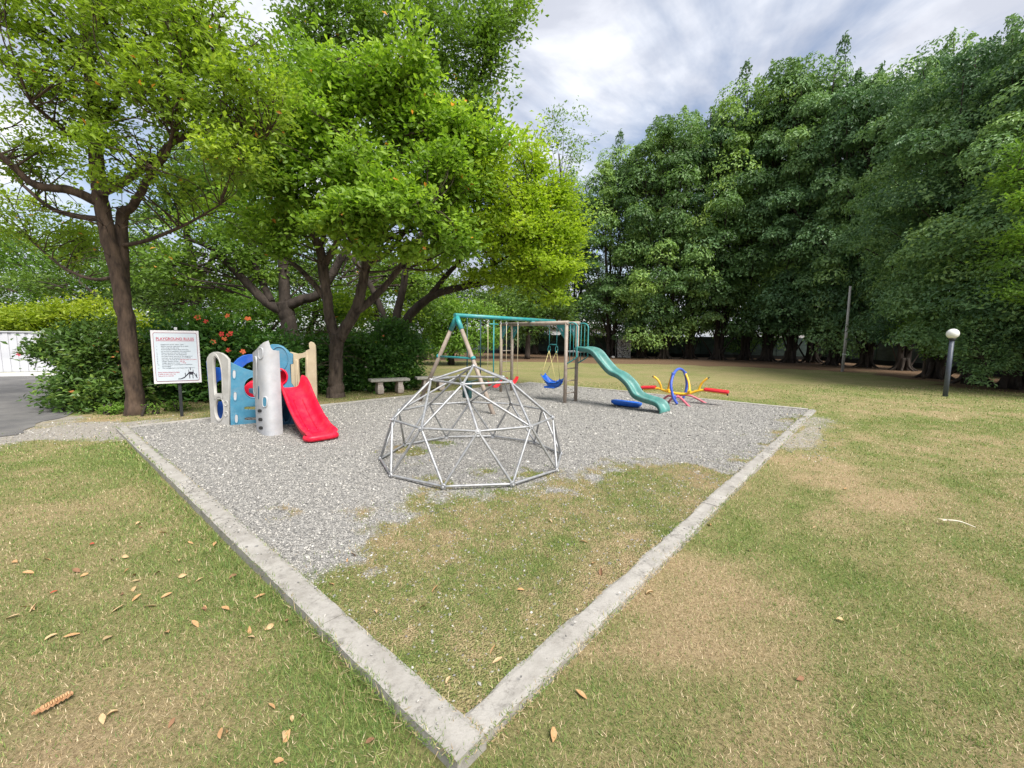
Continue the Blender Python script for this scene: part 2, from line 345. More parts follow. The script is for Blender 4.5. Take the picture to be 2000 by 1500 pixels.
FENCE = np.array([(-34, 47), (-12, 45.5), (2.6, 45), (12, 41.5), (21, 40.5), (27, 37), (27, 29), (24, 20.5), (21.5, 14), (21.5, 6), (24, -6)])
def distpoly(x, y, P):
    d = np.full(np.shape(x), 1e9)
    for a, b in zip(P[:-1], P[1:]):
        ab = b-a; t = np.clip(((x-a[0])*ab[0]+(y-a[1])*ab[1])/(ab@ab), 0, 1)
        d = np.minimum(d, np.hypot(x-a[0]-t*ab[0], y-a[1]-t*ab[1]))
    return d
DRYP = [(g(px, py)[:2], r) for px, py, r in ((250, 1290, .8), (120, 1120, 1.0), (60, 1480, .7), (330, 1420, .5), (1260, 1190, .75), (1480, 1330, .5), (1760, 930, 1.5), (1960, 1080, 1.1), (1100, 1460, .4), (1620, 820, 1.2), (1450, 880, .5), (40, 960, 1.0), (820, 1080, .5), (960, 1180, .35), (1320, 930, .6), (870, 1320, .2))]
GRNP = [(g(px, py)[:2], r) for px, py, r in ((1280, 970, .5), (1700, 1240, .7), (1380, 1010, .5), (1220, 1420, .35), (300, 900, .6), (700, 1400, .3), (1000, 1110, .4), (1900, 1350, .5), (1550, 1100, .5))]
def dryness(x, y):
    u, v = uv(x, y)
    n = 0.42*fbm(x, y, 0.7, 31)+0.33*fbm(x, y, 2.6, 35)+0.25*fbm(x, y, 8.0, 37)
    d = 0.0+0.92*sstep(0.30, 0.70, n)+0.10*(v < -0.6)
    for (c, r) in DRYP: d = d+0.17*np.exp(-((x-c[0])**2+(y-c[1])**2)/(r*r))
    for (c, r) in GRNP: d = d-0.16*np.exp(-((x-c[0])**2+(y-c[1])**2)/(r*r))
    near = np.exp(-np.maximum(-v, 0)/0.30)*(v < 0.1)*(u > -0.1)*(u < LU)
    d = d+(fbm(x, y, 14.0, 39)-0.5)*0.9
    d = d*(1-0.85*near)
    far = sstep(9, 15, y); d = d*(1-0.6*far)+0.6*far*(0.30+0.5*(fbm(x, y, 0.35, 41)-0.5))
    return np.clip(d, 0, 1)
def litter(x, y):
    f = distpoly(x, y, FENCE); n = fbm(x, y, 0.8, 51)-0.5
    return sstep(3.0, 0.0, f+n*5.5-(3.6+14.0*sstep(21, 33, y)))
def bare(x, y):
    """gravelly dirt outside the far left corner and the far right corner of the pit"""
    u, v = uv(x, y); n = fbm(x, y, 1.1, 61)-0.5; n2 = fbm(x, y, 4, 64)-0.5
    a = sstep(0.7, -0.1, np.abs(u-LU-0.2)-0.55+n*1.6+n2*0.6)*sstep(-4.5, -3.5, v)*sstep(2.0, -0.3, v)
    b = sstep(0.45, -0.2, np.abs(v-8.7)-1.9+n*2)*sstep(-0.85, -0.2, u+n2*0.5)*(u < 0.05)*0.62
    c = sstep(1.6, 0.4, np.hypot(x+8.9, y-7.0)+n*2)*0.9
    return np.clip(np.maximum(np.maximum(a, b), c), 0, 1)

# ------------------------------------------------------------------ ground
def groundmat(name, pit):
    m = bpy.data.materials.new(name); m.use_nodes = True; t = m.node_tree; b = t.nodes['Principled BSDF']; L = t.links.new
    b.inputs['Roughness'].default_value = 0.95; b.inputs['Specular IOR Level'].default_value = 0.15
    c = t.nodes.new('ShaderNodeTexCoord').outputs['Object']
    def att(n):
        a = t.nodes.new('ShaderNodeAttribute'); a.attribute_name = n; return a.outputs['Fac']
    def noise(s, d=6, r=0.65):
        n = t.nodes.new('ShaderNodeTexNoise'); n.inputs['Scale'].default_value = s; n.inputs['Detail'].default_value = d; n.inputs['Roughness'].default_value = r; L(c, n.inputs['Vector']); return n.outputs['Fac']
    def ramp(f, *st):
        r = t.nodes.new('ShaderNodeValToRGB'); L(f, r.inputs[0]); el = r.color_ramp.elements
        for i, (p, col) in enumerate(st):
            q = el[i] if i < 2 else el.new(p)
            q.position = p; q.color = (*col, 1)
        return r.outputs[0]
    def mix(f, a, bb):
        x = t.nodes.new('ShaderNodeMix'); x.data_type = 'RGBA'
        if isinstance(f, float): x.inputs['Factor'].default_value = f
        else: L(f, x.inputs['Factor'])
        L(a, x.inputs['A']); L(bb, x.inputs['B']); return x.outputs['Result']
    def math_(op, a, bb):
        x = t.nodes.new('ShaderNodeMath'); x.operation = op; x.use_clamp = True
        for i, q in enumerate((a, bb)):
            if isinstance(q, float): x.inputs[i].default_value = q
            else: L(q, x.inputs[i])
        return x.outputs[0]
    fine = noise(60, 8, 0.85); mid = noise(20, 8, 0.8)
    green = ramp(fine, (0.36, (0.060, 0.080, 0.022)), (0.68, (0.26, 0.295, 0.090)))  # dark end of the ramp paints the shade between grass blades
    dry = ramp(fine, (0.36, (0.15, 0.105, 0.055)), (0.68, (0.52, 0.405, 0.235)))  # low stop likewise holds painted shade under the straw
    df = math_('ADD', math_('MULTIPLY', att('dry'), 0.75), math_('SUBTRACT', math_('MULTIPLY', mid, 2.2), 0.85))
    df = ramp(df, (0.15, (0, 0, 0)), (0.85, (1, 1, 1)))
    turf = mix(df, green, dry)
    vor = t.nodes.new('ShaderNodeTexVoronoi'); vor.inputs['Scale'].default_value = 85 if pit else 60; L(c, vor.inputs['Vector'])
    sp = t.nodes.new('ShaderNodeSeparateColor'); L(vor.outputs['Color'], sp.inputs[0])
    stone = ramp(sp.outputs[0], (0.0, (0.14, 0.136, 0.130)), (0.5, (0.29, 0.28, 0.262)), (1.0, (0.50, 0.482, 0.44)))
    dirt = ramp(mid, (0.3, (0.24, 0.20, 0.155)), (0.7, (0.38, 0.35, 0.31)))
    h = None
    if pit:
        dust = ramp(noise(1.3, 4), (0.62, (0, 0, 0)), (0.78, (0.45, 0.45, 0.45)))
        grav = mix(dust, stone, dirt)
        tf = math_('ADD', att('turf'), math_('MULTIPLY', math_('SUBTRACT', noise(26, 8, .8), 0.5), 1.5))
        tf = ramp(tf, (0.30, (0, 0, 0)), (0.75, (1, 1, 1)))
        col = mix(tf, grav, turf)
    else:
        lit = ramp(fine, (0.28, (0.06, 0.038, 0.024)), (0.5, (0.145, 0.092, 0.055)), (0.75, (0.27, 0.185, 0.115)))
        lf = math_('ADD', att('litter'), math_('MULTIPLY', math_('SUBTRACT', noise(6, 6), 0.5), 1.2))
        lf = ramp(lf, (0.35, (0, 0, 0)), (0.7, (1, 1, 1)))
        bf = math_('ADD', att('bare'), math_('MULTIPLY', math_('SUBTRACT', noise(9, 6), 0.5), 1.4))
        bf = ramp(bf, (0.45, (0, 0, 0)), (0.70, (1, 1, 1)))
        grav = mix(0.6, stone, dirt)
        col = mix(bf, mix(lf, turf, lit), grav)
    L(col, b.inputs['Base Color'])
    bn = t.nodes.new('ShaderNodeBump'); bn.inputs['Strength'].default_value = 0.9; bn.inputs['Distance'].default_value = 0.015
    if pit:
        sub = math_('SUBTRACT', 1.0, math_('MULTIPLY', vor.outputs['Distance'], 1.2)); L(sub, bn.inputs['Height'])
    else: L(fine, bn.inputs['Height'])
    L(bn.outputs[0], b.inputs['Normal'])
    MATS[name] = m
groundmat('lawn_mat', False); groundmat('gravel_mat', True)

def gridmesh(name, xs, ys, zf, m, attrs):
    X, Y = np.meshgrid(xs, ys); V = np.stack([X.ravel(), Y.ravel(), zf(X, Y).ravel()], -1)
    nx, ny = len(xs), len(ys); i = np.arange(nx-1)[None, :]+np.arange(ny-1)[:, None]*nx
    Fc = np.stack([i, i+1, i+1+nx, i+nx], -1).ravel()
    return npmesh(name, V, Fc, 4, m, attr={k: ('POINT', f(X.ravel(), Y.ravel())) for k, f in attrs.items()}, smooth=True)
def spread(a, b, st, far):
    c = list(np.arange(a, b+st/2, st)); s = st; lo = [a]; hi = [b]
    while hi[-1] < far: s *= 1.5; hi.append(hi[-1]+s)
    s = st
    while lo[-1] > -far: s *= 1.5; lo.append(lo[-1]-s)
    return np.array(lo[:0:-1]+c+hi[1:])
lawn = gridmesh('lawn', spread(-26, 30, 0.22, 900), spread(-3, 46, 0.22, 900), lambda x, y: np.zeros_like(x)-0.02+0.0*x, 'lawn_mat',
                {'dry': dryness, 'litter': litter, 'bare': bare})
tag(lawn, 'mown lawn of green and dry grass around the play area', 'lawn', kind='structure')
# gravel pit: grid in (u, v)
us = np.arange(0.06, LU-0.05, 0.07); vs_ = np.arange(0.06, LV-0.05, 0.07); U_, V_ = np.meshgrid(us, vs_)
PX = KA[0]+ku[0]*U_+kv[0]*V_; PY = KA[1]+ku[1]*U_+kv[1]*V_
def pitz(x, y): return 0.012+0.035*(fbm(x, y, 0.9, 71)-0.5)+0.012*(fbm(x, y, 5, 73)-0.5)
i_ = np.arange(len(us)-1)[None, :]+np.arange(len(vs_)-1)[:, None]*len(us)
pit = npmesh('gravel_bed', np.stack([PX.ravel(), PY.ravel(), pitz(PX, PY).ravel()], -1), np.stack([i_, i_+len(us), i_+1+len(us), i_+1], -1).ravel(), 4, 'gravel_mat',
             attr={'turf': ('POINT', grassmask(PX.ravel(), PY.ravel())), 'dry': ('POINT', dryness(PX.ravel(), PY.ravel()))}, smooth=True)
tag(pit, 'grey gravel bed of the play area inside the kerb', 'gravel', kind='structure')
# asphalt drive at the far left
mat('asphalt', (0.10, 0.098, 0.098), 0.9, col2=(0.175, 0.168, 0.16), scale=1.6, bump=0.4, bscale=120, detail=10)
ap = [(-60, -10), (-9.6, -10), (-8.8, 2.0), (-8.0, 5.4), (-7.9, 6.4), (-8.3, 7.4), (-9.2, 9.0), (-10.4, 11.0), (-12.2, 14.5), (-13.2, 17.4), (-20.0, 15.2), (-60, 4)]
ab = MB(); pts = bez([(*p, 0) for p in ap[1:10]], 6); ring = [(-60, -10, 0)]+[(p[0]+0.10*math.sin(7*i)+0.06*math.sin(17*i), p[1], 0) for i, p in enumerate(pts)]+[(-20, 15.0, 0), (-60, 2.4, 0)]
ab.add([(x, y, -0.012) for x, y, _ in ring], [tuple(range(len(ring)))])
tag(ab.build('asphalt_drive', 'asphalt'), 'worn grey asphalt drive beyond the flowering bush', 'road', kind='structure')

# kerb: cast concrete strips, chipped and cracked, as separate lengths
mk = bpy.data.materials.new('kerb_concrete'); mk.use_nodes = True; MATS['kerb_concrete'] = mk
t = mk.node_tree; b = t.nodes['Principled BSDF']; L = t.links.new; b.inputs['Roughness'].default_value = 0.9; b.inputs['Specular IOR Level'].default_value = 0.2
co = t.nodes.new('ShaderNodeTexCoord').outputs['Object']
def _n(s, d, r=0.65):
    n = t.nodes.new('ShaderNodeTexNoise'); n.inputs['Scale'].default_value = s; n.inputs['Detail'].default_value = d; n.inputs['Roughness'].default_value = r; L(co, n.inputs['Vector']); return n.outputs['Fac']
def _r(f, *st):
    r = t.nodes.new('ShaderNodeValToRGB'); L(f, r.inputs[0])
    for i, (p, c) in enumerate(st):
        q = r.color_ramp.elements[i] if i < 2 else r.color_ramp.elements.new(p)
        q.position = p; q.color = (*c, 1)
    return r.outputs[0]
def _m(f, a, bb):
    x = t.nodes.new('ShaderNodeMix'); x.data_type = 'RGBA'; L(f, x.inputs['Factor']); L(a, x.inputs['A']); L(bb, x.inputs['B']); return x.outputs['Result']
base = _r(_n(5, 8), (0.3, (0.23, 0.213, 0.188)), (0.55, (0.34, 0.322, 0.292)), (0.75, (0.43, 0.412, 0.38)))
stain = _r(_n(16, 9, 0.75), (0.36, (0.11, 0.10, 0.088)), (0.52, (0.36, 0.342, 0.31)))
cc = _m(_r(_n(3.1, 5), (0.44, (0, 0, 0)), (0.60, (0.85, 0.85, 0.85))), base, stain)
pit_ = _r(_n(120, 3), (0.33, (0.18, 0.165, 0.14)), (0.42, (0.39, 0.368, 0.335)))
cc = _m(_r(_n(7, 4), (0.5, (0, 0, 0)), (0.7, (0.5, 0.5, 0.5))), cc, pit_)
L(cc, b.inputs['Base Color'])
bn = t.nodes.new('ShaderNodeBump'); bn.inputs['Strength'].default_value = 0.6; bn.inputs['Distance'].default_value = 0.008; L(_n(45, 8, 0.7), bn.inputs['Height']); L(bn.outputs[0], b.inputs['Normal'])
kerb = thing('kerb', (float(KA[0]), float(KA[1]), 0), 'low chipped concrete kerb round the gravel play area', 'kerb'); del kerb['category']; kerb['kind'] = 'structure'
def kerb_run(p, q, inw, cuts, top, worn=0.0, ext0=0.0, seed=0):
    """p->q outer line, inw = unit vector inwards"""
    p = np.array(p); q = np.array(q); L_ = np.linalg.norm(q-p); d = (q-p)/L_
    ss = [ext0]+cuts+[L_]
    for k in range(len(ss)-1):
        a, bq = ss[k]+(0.002 if k else 0), ss[k+1]-0.002
        n = max(3, int((bq-a)/0.06)); nw = 6; V = []; jz = random.uniform(-0.004, 0.004); jo = random.uniform(-0.002, 0.002)
        for i in range(n+1):
            s = a+(bq-a)*i/n
            for j in range(-1, nw+2):
                w = min(max(j/nw, 0), 1); x, y = p+d*s+inw*(w*KW+jo)
                chip = (fbm(np.array(s*1.0), np.array(seed*3.0+w), 6, 81)-0.5)
                edge = abs(w-0.5)*2
                e = chip*0.016*edge**3+worn*0.045*(fbm(np.array(s), np.array(seed+9.0+w*0.7), 2.1, 85)-0.5)*edge**2
                x, y = np.array([x, y])-inw*((w-0.5)*2)*abs(e)*1.2
                z = top*(1-0.45*float(sstep(5.0, 7.0, s)))+jz-0.006*edge**8+0.006*(fbm(np.array(s), np.array(w*KW+seed), 9, 83)-0.5)-max(0, e)*0.5
                if j in (-1, nw+1): z = -0.15
                V.append((x, y, z))
        m_ = nw+3; Fs = [(i*m_+j, i*m_+j+1, (i+1)*m_+j+1, (i+1)*m_+j) for i in range(n) for j in range(m_-1)]
        Fs += [tuple(range(m_)), tuple(n*m_+j for j in reversed(range(m_)))]
        mb = MB(); mb.add(V, Fs, False); mb.build('kerb_segment', 'kerb_concrete', kerb)
kerb_run(KA, KB, kv, [1.10, 2.9, 4.6, 6.1, 7.4], 0.055, 0.2, seed=1)
kerb_run(KA, KD, ku, [1.45, 3.3, 4.6, 6.2, 7.8, 9.4], 0.035, 1.0, ext0=KW+0.004, seed=2)
KC = KA+ku*LU+kv*LV
kerb_run(KD, KC, -kv, [2.1, 4.2, 6.3], 0.04, 0.6, ext0=KW+0.004, seed=3)
kerb_run(KB, KC, -ku, [1.8, 3.8, 5.8, 7.9, 9.6], 0.035, 0.6, ext0=KW+0.004, seed=4)

# ------------------------------------------------------------------ scattered blades and stones
def visible(P, mx=60, ymax=1560):
    c = (P-EYE)@ROT; z = np.maximum(c[:, 2], 1e-3); x = CX+F*c[:, 0]/z; y = CY+F*c[:, 1]/z
    return (c[:, 2] > 0.3) & (x > -mx) & (x < 2000+mx) & (y < ymax)
def sample(dens, r0, r1):
    x0, x1, y0, y1 = -r1*1.25, r1*1.25, 0.8, r1
    n = int(dens*(x1-x0)*(y1-y0)); x = RNG.uniform(x0, x1, n); y = RNG.uniform(y0, y1, n)
    d = y; k = (d >= r0) & (d < r1)
    P = np.stack([x[k], y[k], np.zeros(k.sum())], -1); return P[visible(P)]
def blades(P, ln, wd, dry, z0, seg):
    n = len(P); az = RNG.uniform(0, 2*math.pi, n); lean = np.clip(RNG.normal(0.85, 0.35, n)+0.3*dry, 0.1, 1.5)
    d = np.stack([np.cos(az)*np.sin(lean), np.sin(az)*np.sin(lean), np.cos(lean)], -1)
    s = np.stack([-np.sin(az+RNG.normal(0, 0.5, n)), np.cos(az), np.zeros(n)], -1)
    B = P.copy(); B[:, 2] = z0-0.004
    tip = B+d*ln[:, None]; tip[:, 2] -= 0.25*ln*np.sin(lean)
    if seg == 1:
        V = np.stack([B-s*wd[:, None], B+s*wd[:, None], tip], 1).reshape(-1, 3); return V, np.arange(3*n), 3
    M_ = B+d*(ln*0.55)[:, None]; w2 = (wd*0.75)[:, None]
    V = np.stack([B-s*wd[:, None], B+s*wd[:, None], M_+s*w2, tip, M_-s*w2], 1).reshape(-1, 3)
    return V, np.arange(5*n), 5
def turfchance(P):
    u, v = uv(P[:, 0], P[:, 1]); inpit = (u > -0.02) & (u < LU) & (v > -0.02) & (v < LV)
    onk = ((np.abs(u-KW/2) < KW/2) & (v > -0.02) & (v < LV)) | ((np.abs(v-KW/2) < KW/2) & (u > -0.02) & (u < LU))
    c = np.where(inpit, grassmask(P[:, 0], P[:, 1])**1.3, 1-0.92*bare(P[:, 0], P[:, 1])-0.85*litter(P[:, 0], P[:, 1]))
    tuft = sstep(0.66, 0.74, fbm(P[:, 0], P[:, 1], 9, 91))*np.where((u < 0.25), 0.5, 0.05)
    edge = np.minimum(np.minimum(np.abs(u), np.abs(u-KW)), np.minimum(np.abs(v), np.abs(v-KW)))
    c = np.where(onk, np.maximum(tuft, 0.6*(edge < 0.025)), c)
    asp = (P[:, 0] < -8.2) & (P[:, 1] < 17); c = np.where(asp, 0.0, c)
    z = np.where(onk, np.where(v < KW, 0.05, 0.03), np.where(inpit, pitz(P[:, 0], P[:, 1]), -0.02))
    return c, z, u, v
leafmat('blade_mat', [(0.0, (0.070, 0.130, 0.026)), (0.30, (0.165, 0.250, 0.058)), (0.48, (0.30, 0.35, 0.105)), (0.55, (0.27, 0.19, 0.095)), (0.8, (0.50, 0.385, 0.22)), (1.0, (0.70, 0.58, 0.39))], 0.25, 0.6, 1.2)
SETS = []
for dens, r0, r1, ls, ws, sg in ((22000, 0.8, 3.0, 0.98, 0.0018, 1), (11000, 3.0, 5.2, 0.98, 0.0027, 1), (3000, 5.2, 9.0, 1.0, 0.0052, 1), (560, 9.0, 16.0, 1.2, 0.010, 1)):
    P = sample(dens, r0, r1); c, z, u, v = turfchance(P); k = RNG.random(len(P)) < c; P, z, u, v = P[k], z[k], u[k], v[k]
    dr = dryness(P[:, 0], P[:, 1]); n = len(P)
    lush = np.exp(-np.maximum(-v, 0)/0.16)*((v < 0.0) & (u > 0.25) & (u < LU))
    ln = RNG.uniform(0.018, 0.05, n)*ls*(1+1.1*lush)*(1-0.25*dr); wd = ws*RNG.uniform(0.7, 1.4, n)
    isdry = RNG.random(n) < (0.17+0.70*dr)
    rnd = np.where(isdry, RNG.uniform(0.52, 1.0, n), RNG.uniform(0.0, 0.5, n))
    V, Fc, per = blades(P, ln, wd, isdry*1.0, z, sg)
    o = npmesh('grass_blades', V, Fc, per, 'blade_mat', attr={'rnd': ('FACE', rnd)})
    SETS.append((o, n))
for (o, n), lb in zip(SETS, ('short green and straw coloured grass nearest the camera', 'short grass on both sides of the kerb in the middle distance', 'thin lawn grass level with the dome', 'far lawn grass beyond the gravel')):
    tag(o, lb, 'grass', kind='stuff')
# stones
mst = bpy.data.materials.new('stone_mat'); mst.use_nodes = True; MATS['stone_mat'] = mst
t = mst.node_tree; a = t.nodes.new('ShaderNodeAttribute'); a.attribute_name = 'rnd'; r = t.nodes.new('ShaderNodeValToRGB'); t.links.new(a.outputs['Fac'], r.inputs[0])
r.color_ramp.elements[0].color = (0.11, 0.108, 0.106, 1); r.color_ramp.elements[1].color = (0.64, 0.62, 0.57, 1); e = r.color_ramp.elements.new(0.5); e.color = (0.29, 0.28, 0.262, 1); e = r.color_ramp.elements.new(0.85); e.color = (0.46, 0.437, 0.395, 1)
t.links.new(r.outputs[0], t.nodes['Principled BSDF'].inputs['Base Color']); t.nodes['Principled BSDF'].inputs['Roughness'].default_value = 0.85
SV = [];SF = [];SR = [];cnt = 0
OCT = np.array([(1, 0, 0), (0, 1, 0), (-1, 0, 0), (0, -1, 0), (0, 0, 1), (0, 0, -1)], float); OF = np.array([(0, 1, 4), (1, 2, 4), (2, 3, 4), (3, 0, 4), (1, 0, 5), (2, 1, 5), (3, 2, 5), (0, 3, 5)])
for dens, r0, r1, sz in ((3200, 1.2, 4.6, 0.0070), (1750, 4.6, 6.8, 0.0085), (600, 6.8, 10.5, 0.0115), (170, 10.5, 16.5, 0.016)):
    P = sample(dens, r0, r1); u, v = uv(P[:, 0], P[:, 1]); inp = (u > 0.03) & (u < LU-0.03) & (v > 0.03) & (v < LV-0.03)
    onk = (u < KW) | (v < KW)
    c = np.where(inp, np.where(onk, 0.03+0.30*sstep(0.55, 0.7, fbm(P[:, 0], P[:, 1], 2.5, 95))*np.where(v < KW, (u > 1.6)*1.0, (v > 5.5)*1.6), 1-0.93*grassmask(P[:, 0], P[:, 1])), 0.25*bare(P[:, 0], P[:, 1]))
    c = np.where((P[:, 0] < -8.3), 0, c)
    k = RNG.random(len(P)) < c; P = P[k]; onk = (onk & inp)[k]; inp = inp[k]; n = len(P)
    P[:, 2] = np.where(onk, 0.058, np.where(inp, pitz(P[:, 0], P[:, 1]), -0.02))
    s = sz*RNG.lognormal(0, 0.28, n); S = np.stack([s*RNG.uniform(0.7, 1.5, n), s*RNG.uniform(0.7, 1.3, n), s*RNG.uniform(0.35, 0.8, n)], -1)
    q = RNG.normal(size=(n, 4))*[1, 0.35, 0.35, 1]; q /= np.linalg.norm(q, axis=1)[:, None]; w, x, y, z = q.T
    M = np.stack([1-2*(y*y+z*z), 2*(x*y-z*w), 2*(x*z+y*w), 2*(x*y+z*w), 1-2*(x*x+z*z), 2*(y*z-x*w), 2*(x*z-y*w), 2*(y*z+x*w), 1-2*(x*x+y*y)], -1).reshape(n, 3, 3)
    o6 = OCT[None]*S[:, None, :]*RNG.uniform(0.65, 1.25, (n, 6, 1))
    V = np.einsum('nij,nkj->nki', M, o6)+P[:, None, :]+[0, 0, 0.002]
    SV.append(V.reshape(-1, 3)); SF.append((OF[None]+(np.arange(n)*6)[:, None, None]).reshape(-1)+cnt*6); SR.append(np.repeat(np.clip(RNG.beta(1.6, 1.7, n), 0, 1), 8)); cnt += n
gs = npmesh('gravel_stones', np.concatenate(SV), np.concatenate(SF), 3, 'stone_mat', attr={'rnd': ('FACE', np.concatenate(SR))})
tag(gs, 'loose grey and white gravel stones covering the play area', 'gravel', kind='stuff')
print('blades', [n for _, n in SETS], 'stones', cnt)

# ------------------------------------------------------------------ foliage tools
def unit(a): return a/(np.linalg.norm(a, axis=-1, keepdims=True)+1e-9)
def leaves(name, C, D, per, size, m, parent, spread=0.16, shape='quad', droop=0.0, up=0.6, clr=None, wr=0.42, kind=None, jit=0.35):
    """C cluster centres, D outward directions; per leaves for each cluster"""
    n = len(C)*per; c = np.repeat(C, per, 0); d = np.repeat(D, per, 0)
    ax = unit(RNG.normal(size=(n, 3))*[1, 1, 0.6]+d*0.9); ax[:, 2] -= droop; ax = unit(ax)
    p = c+RNG.normal(size=(n, 3))*spread*np.array([1, 1, 0.7])
    nn = unit(RNG.normal(size=(n, 3))*0.42+[0, 0, up]+d*0.6); sd = unit(np.cross(nn, ax)); nn = np.cross(ax, sd)
    L = size*RNG.uniform(0.65, 1.3, n); W = L*wr
    a = ax*L[:, None]; s = sd*W[:, None]; k = nn*(L*0.10)[:, None]
    if shape == 'hex': V = np.stack([p, p+a*0.38-s*0.36-k*0, p+a*0.75-s*0.5+k, p+a-k, p+a*0.75+s*0.5+k, p+a*0.38+s*0.36], 1); q = 6
    else: V = np.stack([p, p+a*0.55-s*0.5+k, p+a-k, p+a*0.55+s*0.5+k], 1); q = 4
    base = RNG.random(len(C)) if clr is None else clr
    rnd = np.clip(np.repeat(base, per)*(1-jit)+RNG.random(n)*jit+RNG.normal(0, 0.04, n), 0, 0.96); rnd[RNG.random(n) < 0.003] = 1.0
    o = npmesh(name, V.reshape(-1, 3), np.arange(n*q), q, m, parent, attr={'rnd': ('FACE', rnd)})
    if kind: o['kind'] = kind
    return o
def lobe_clusters(lobes, clump=26, sig=0.26, low=0.15):
    """lobes: (centre, radii(3), n). returns clusters, outward dirs, clump centres, per-cluster tone, lighter towards the lobe top"""
    C = []; D = []; K = []; T = []
    for c, r, n in lobes:
        nk = max(2, n//clump); dv = unit(RNG.normal(size=(nk, 3))); rad = RNG.uniform(low, 1, nk)**0.5*RNG.choice([0.85, 1.0, 1.28], nk, p=[.5, .33, .17])
        kc = dv*rad[:, None]*r*0.86+c; K += list(kc); tone = RNG.random(nk)
        wgt = RNG.uniform(0.3, 1.6, nk); i = RNG.choice(nk, n, p=wgt/wgt.sum()); sg = sig*RNG.uniform(0.45, 1.15, nk)[i][:, None]*np.sqrt(wgt[i])[:, None]
        q = kc[i]+RNG.normal(size=(n, 3))*r*sg*[1.1, 1.1, 0.75]
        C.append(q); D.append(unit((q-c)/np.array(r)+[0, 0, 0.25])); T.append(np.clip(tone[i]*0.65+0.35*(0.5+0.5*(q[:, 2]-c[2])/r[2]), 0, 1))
    return np.concatenate(C), np.concatenate(D), np.array(K), np.concatenate(T)
def pxlobe(px, py, Y, rx, ry, rd, n):
    c = at(px, py, Y); return (c, np.array([rx/F*Y, rd, ry/F*Y]), n)
def tree(name, label, base, limbs, lobes, m, leafsize, per, bark='bark', group=None, spread=0.16, shape='quad', twigs=5, clump=26, sig=0.26, wr=0.42, droop=0.0, trunkn=12, low=0.15, hang=0):
    t = thing(name, (base[0], base[1], 0.0), label, 'tree', group)
    tk = MB(); nodes = []
    for pts, rads in limbs:
        n = 7; P = bez(pts, n); rr = np.interp(np.linspace(0, len(pts)-1, len(P)), range(len(pts)), rads)
        P = [p+np.array([random.gauss(0, 1), random.gauss(0, 1), 0])*min(0.014, 0.06*q) if 0 < i < len(P)-1 else p for i, (p, q) in enumerate(zip(P, rr))]
        tk.tube(P, rr, trunkn if rr[0] > 0.08 else 7, True, 0.03)
        nodes += [(p, q) for i, (p, q) in enumerate(zip(P, rr)) if i >= len(P)//3]
    C, D, K, T = lobe_clusters(lobes, clump, sig, low)
    NP = np.array([p for p, _ in nodes]); NR = np.array([q for _, q in nodes])
    bt = MB(); tk.build('trunk', bark, t)
    for k in K:
        d = np.linalg.norm(NP-k, axis=1)+2.5*np.maximum(0, NP[:, 2]-k[2]+0.2); j = int(np.argmin(d)); a = NP[j]
        ln = np.linalg.norm(k-a)
        if ln > 1.9: a = k+(a-k)*1.9/ln+np.array([0, 0, -.1]); ln = 1.9
        r0 = min(NR[j]*0.6, 0.012+0.013*ln)
        mid = (a+k)/2+np.array([random.gauss(0, .12), random.gauss(0, .12), random.gauss(0.06, .1)])*ln
        bt.tube(bez([a, mid, k], 4), np.linspace(r0, 0.006, 9), 5, False)
        near = np.argsort(np.linalg.norm(C-k, axis=1))[:twigs*3:3]
        for q in near: bt.tube([k+(mid-k)*random.uniform(0, .5), (k+C[q])/2+np.array([0, 0, random.uniform(-.05, .1)]), C[q]], [0.007, 0.005, 0.003], 3, False)
    if hang:
        for _ in range(hang):
            j = random.randrange(len(NP)); a = NP[j]; b_ = a+np.array([random.uniform(-.9, .9), random.uniform(-.9, .9), random.uniform(-.5, .6)])
            bt.tube(bez([a, (a+b_)/2+np.array([0, 0, 0.15]), b_], 3), np.linspace(0.012, 0.003, 7), 3, False)
    bt.build('branches', bark, t)
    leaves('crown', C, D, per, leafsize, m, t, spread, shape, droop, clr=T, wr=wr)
    return t
def A(px, py, Y): return at(px, py, Y)

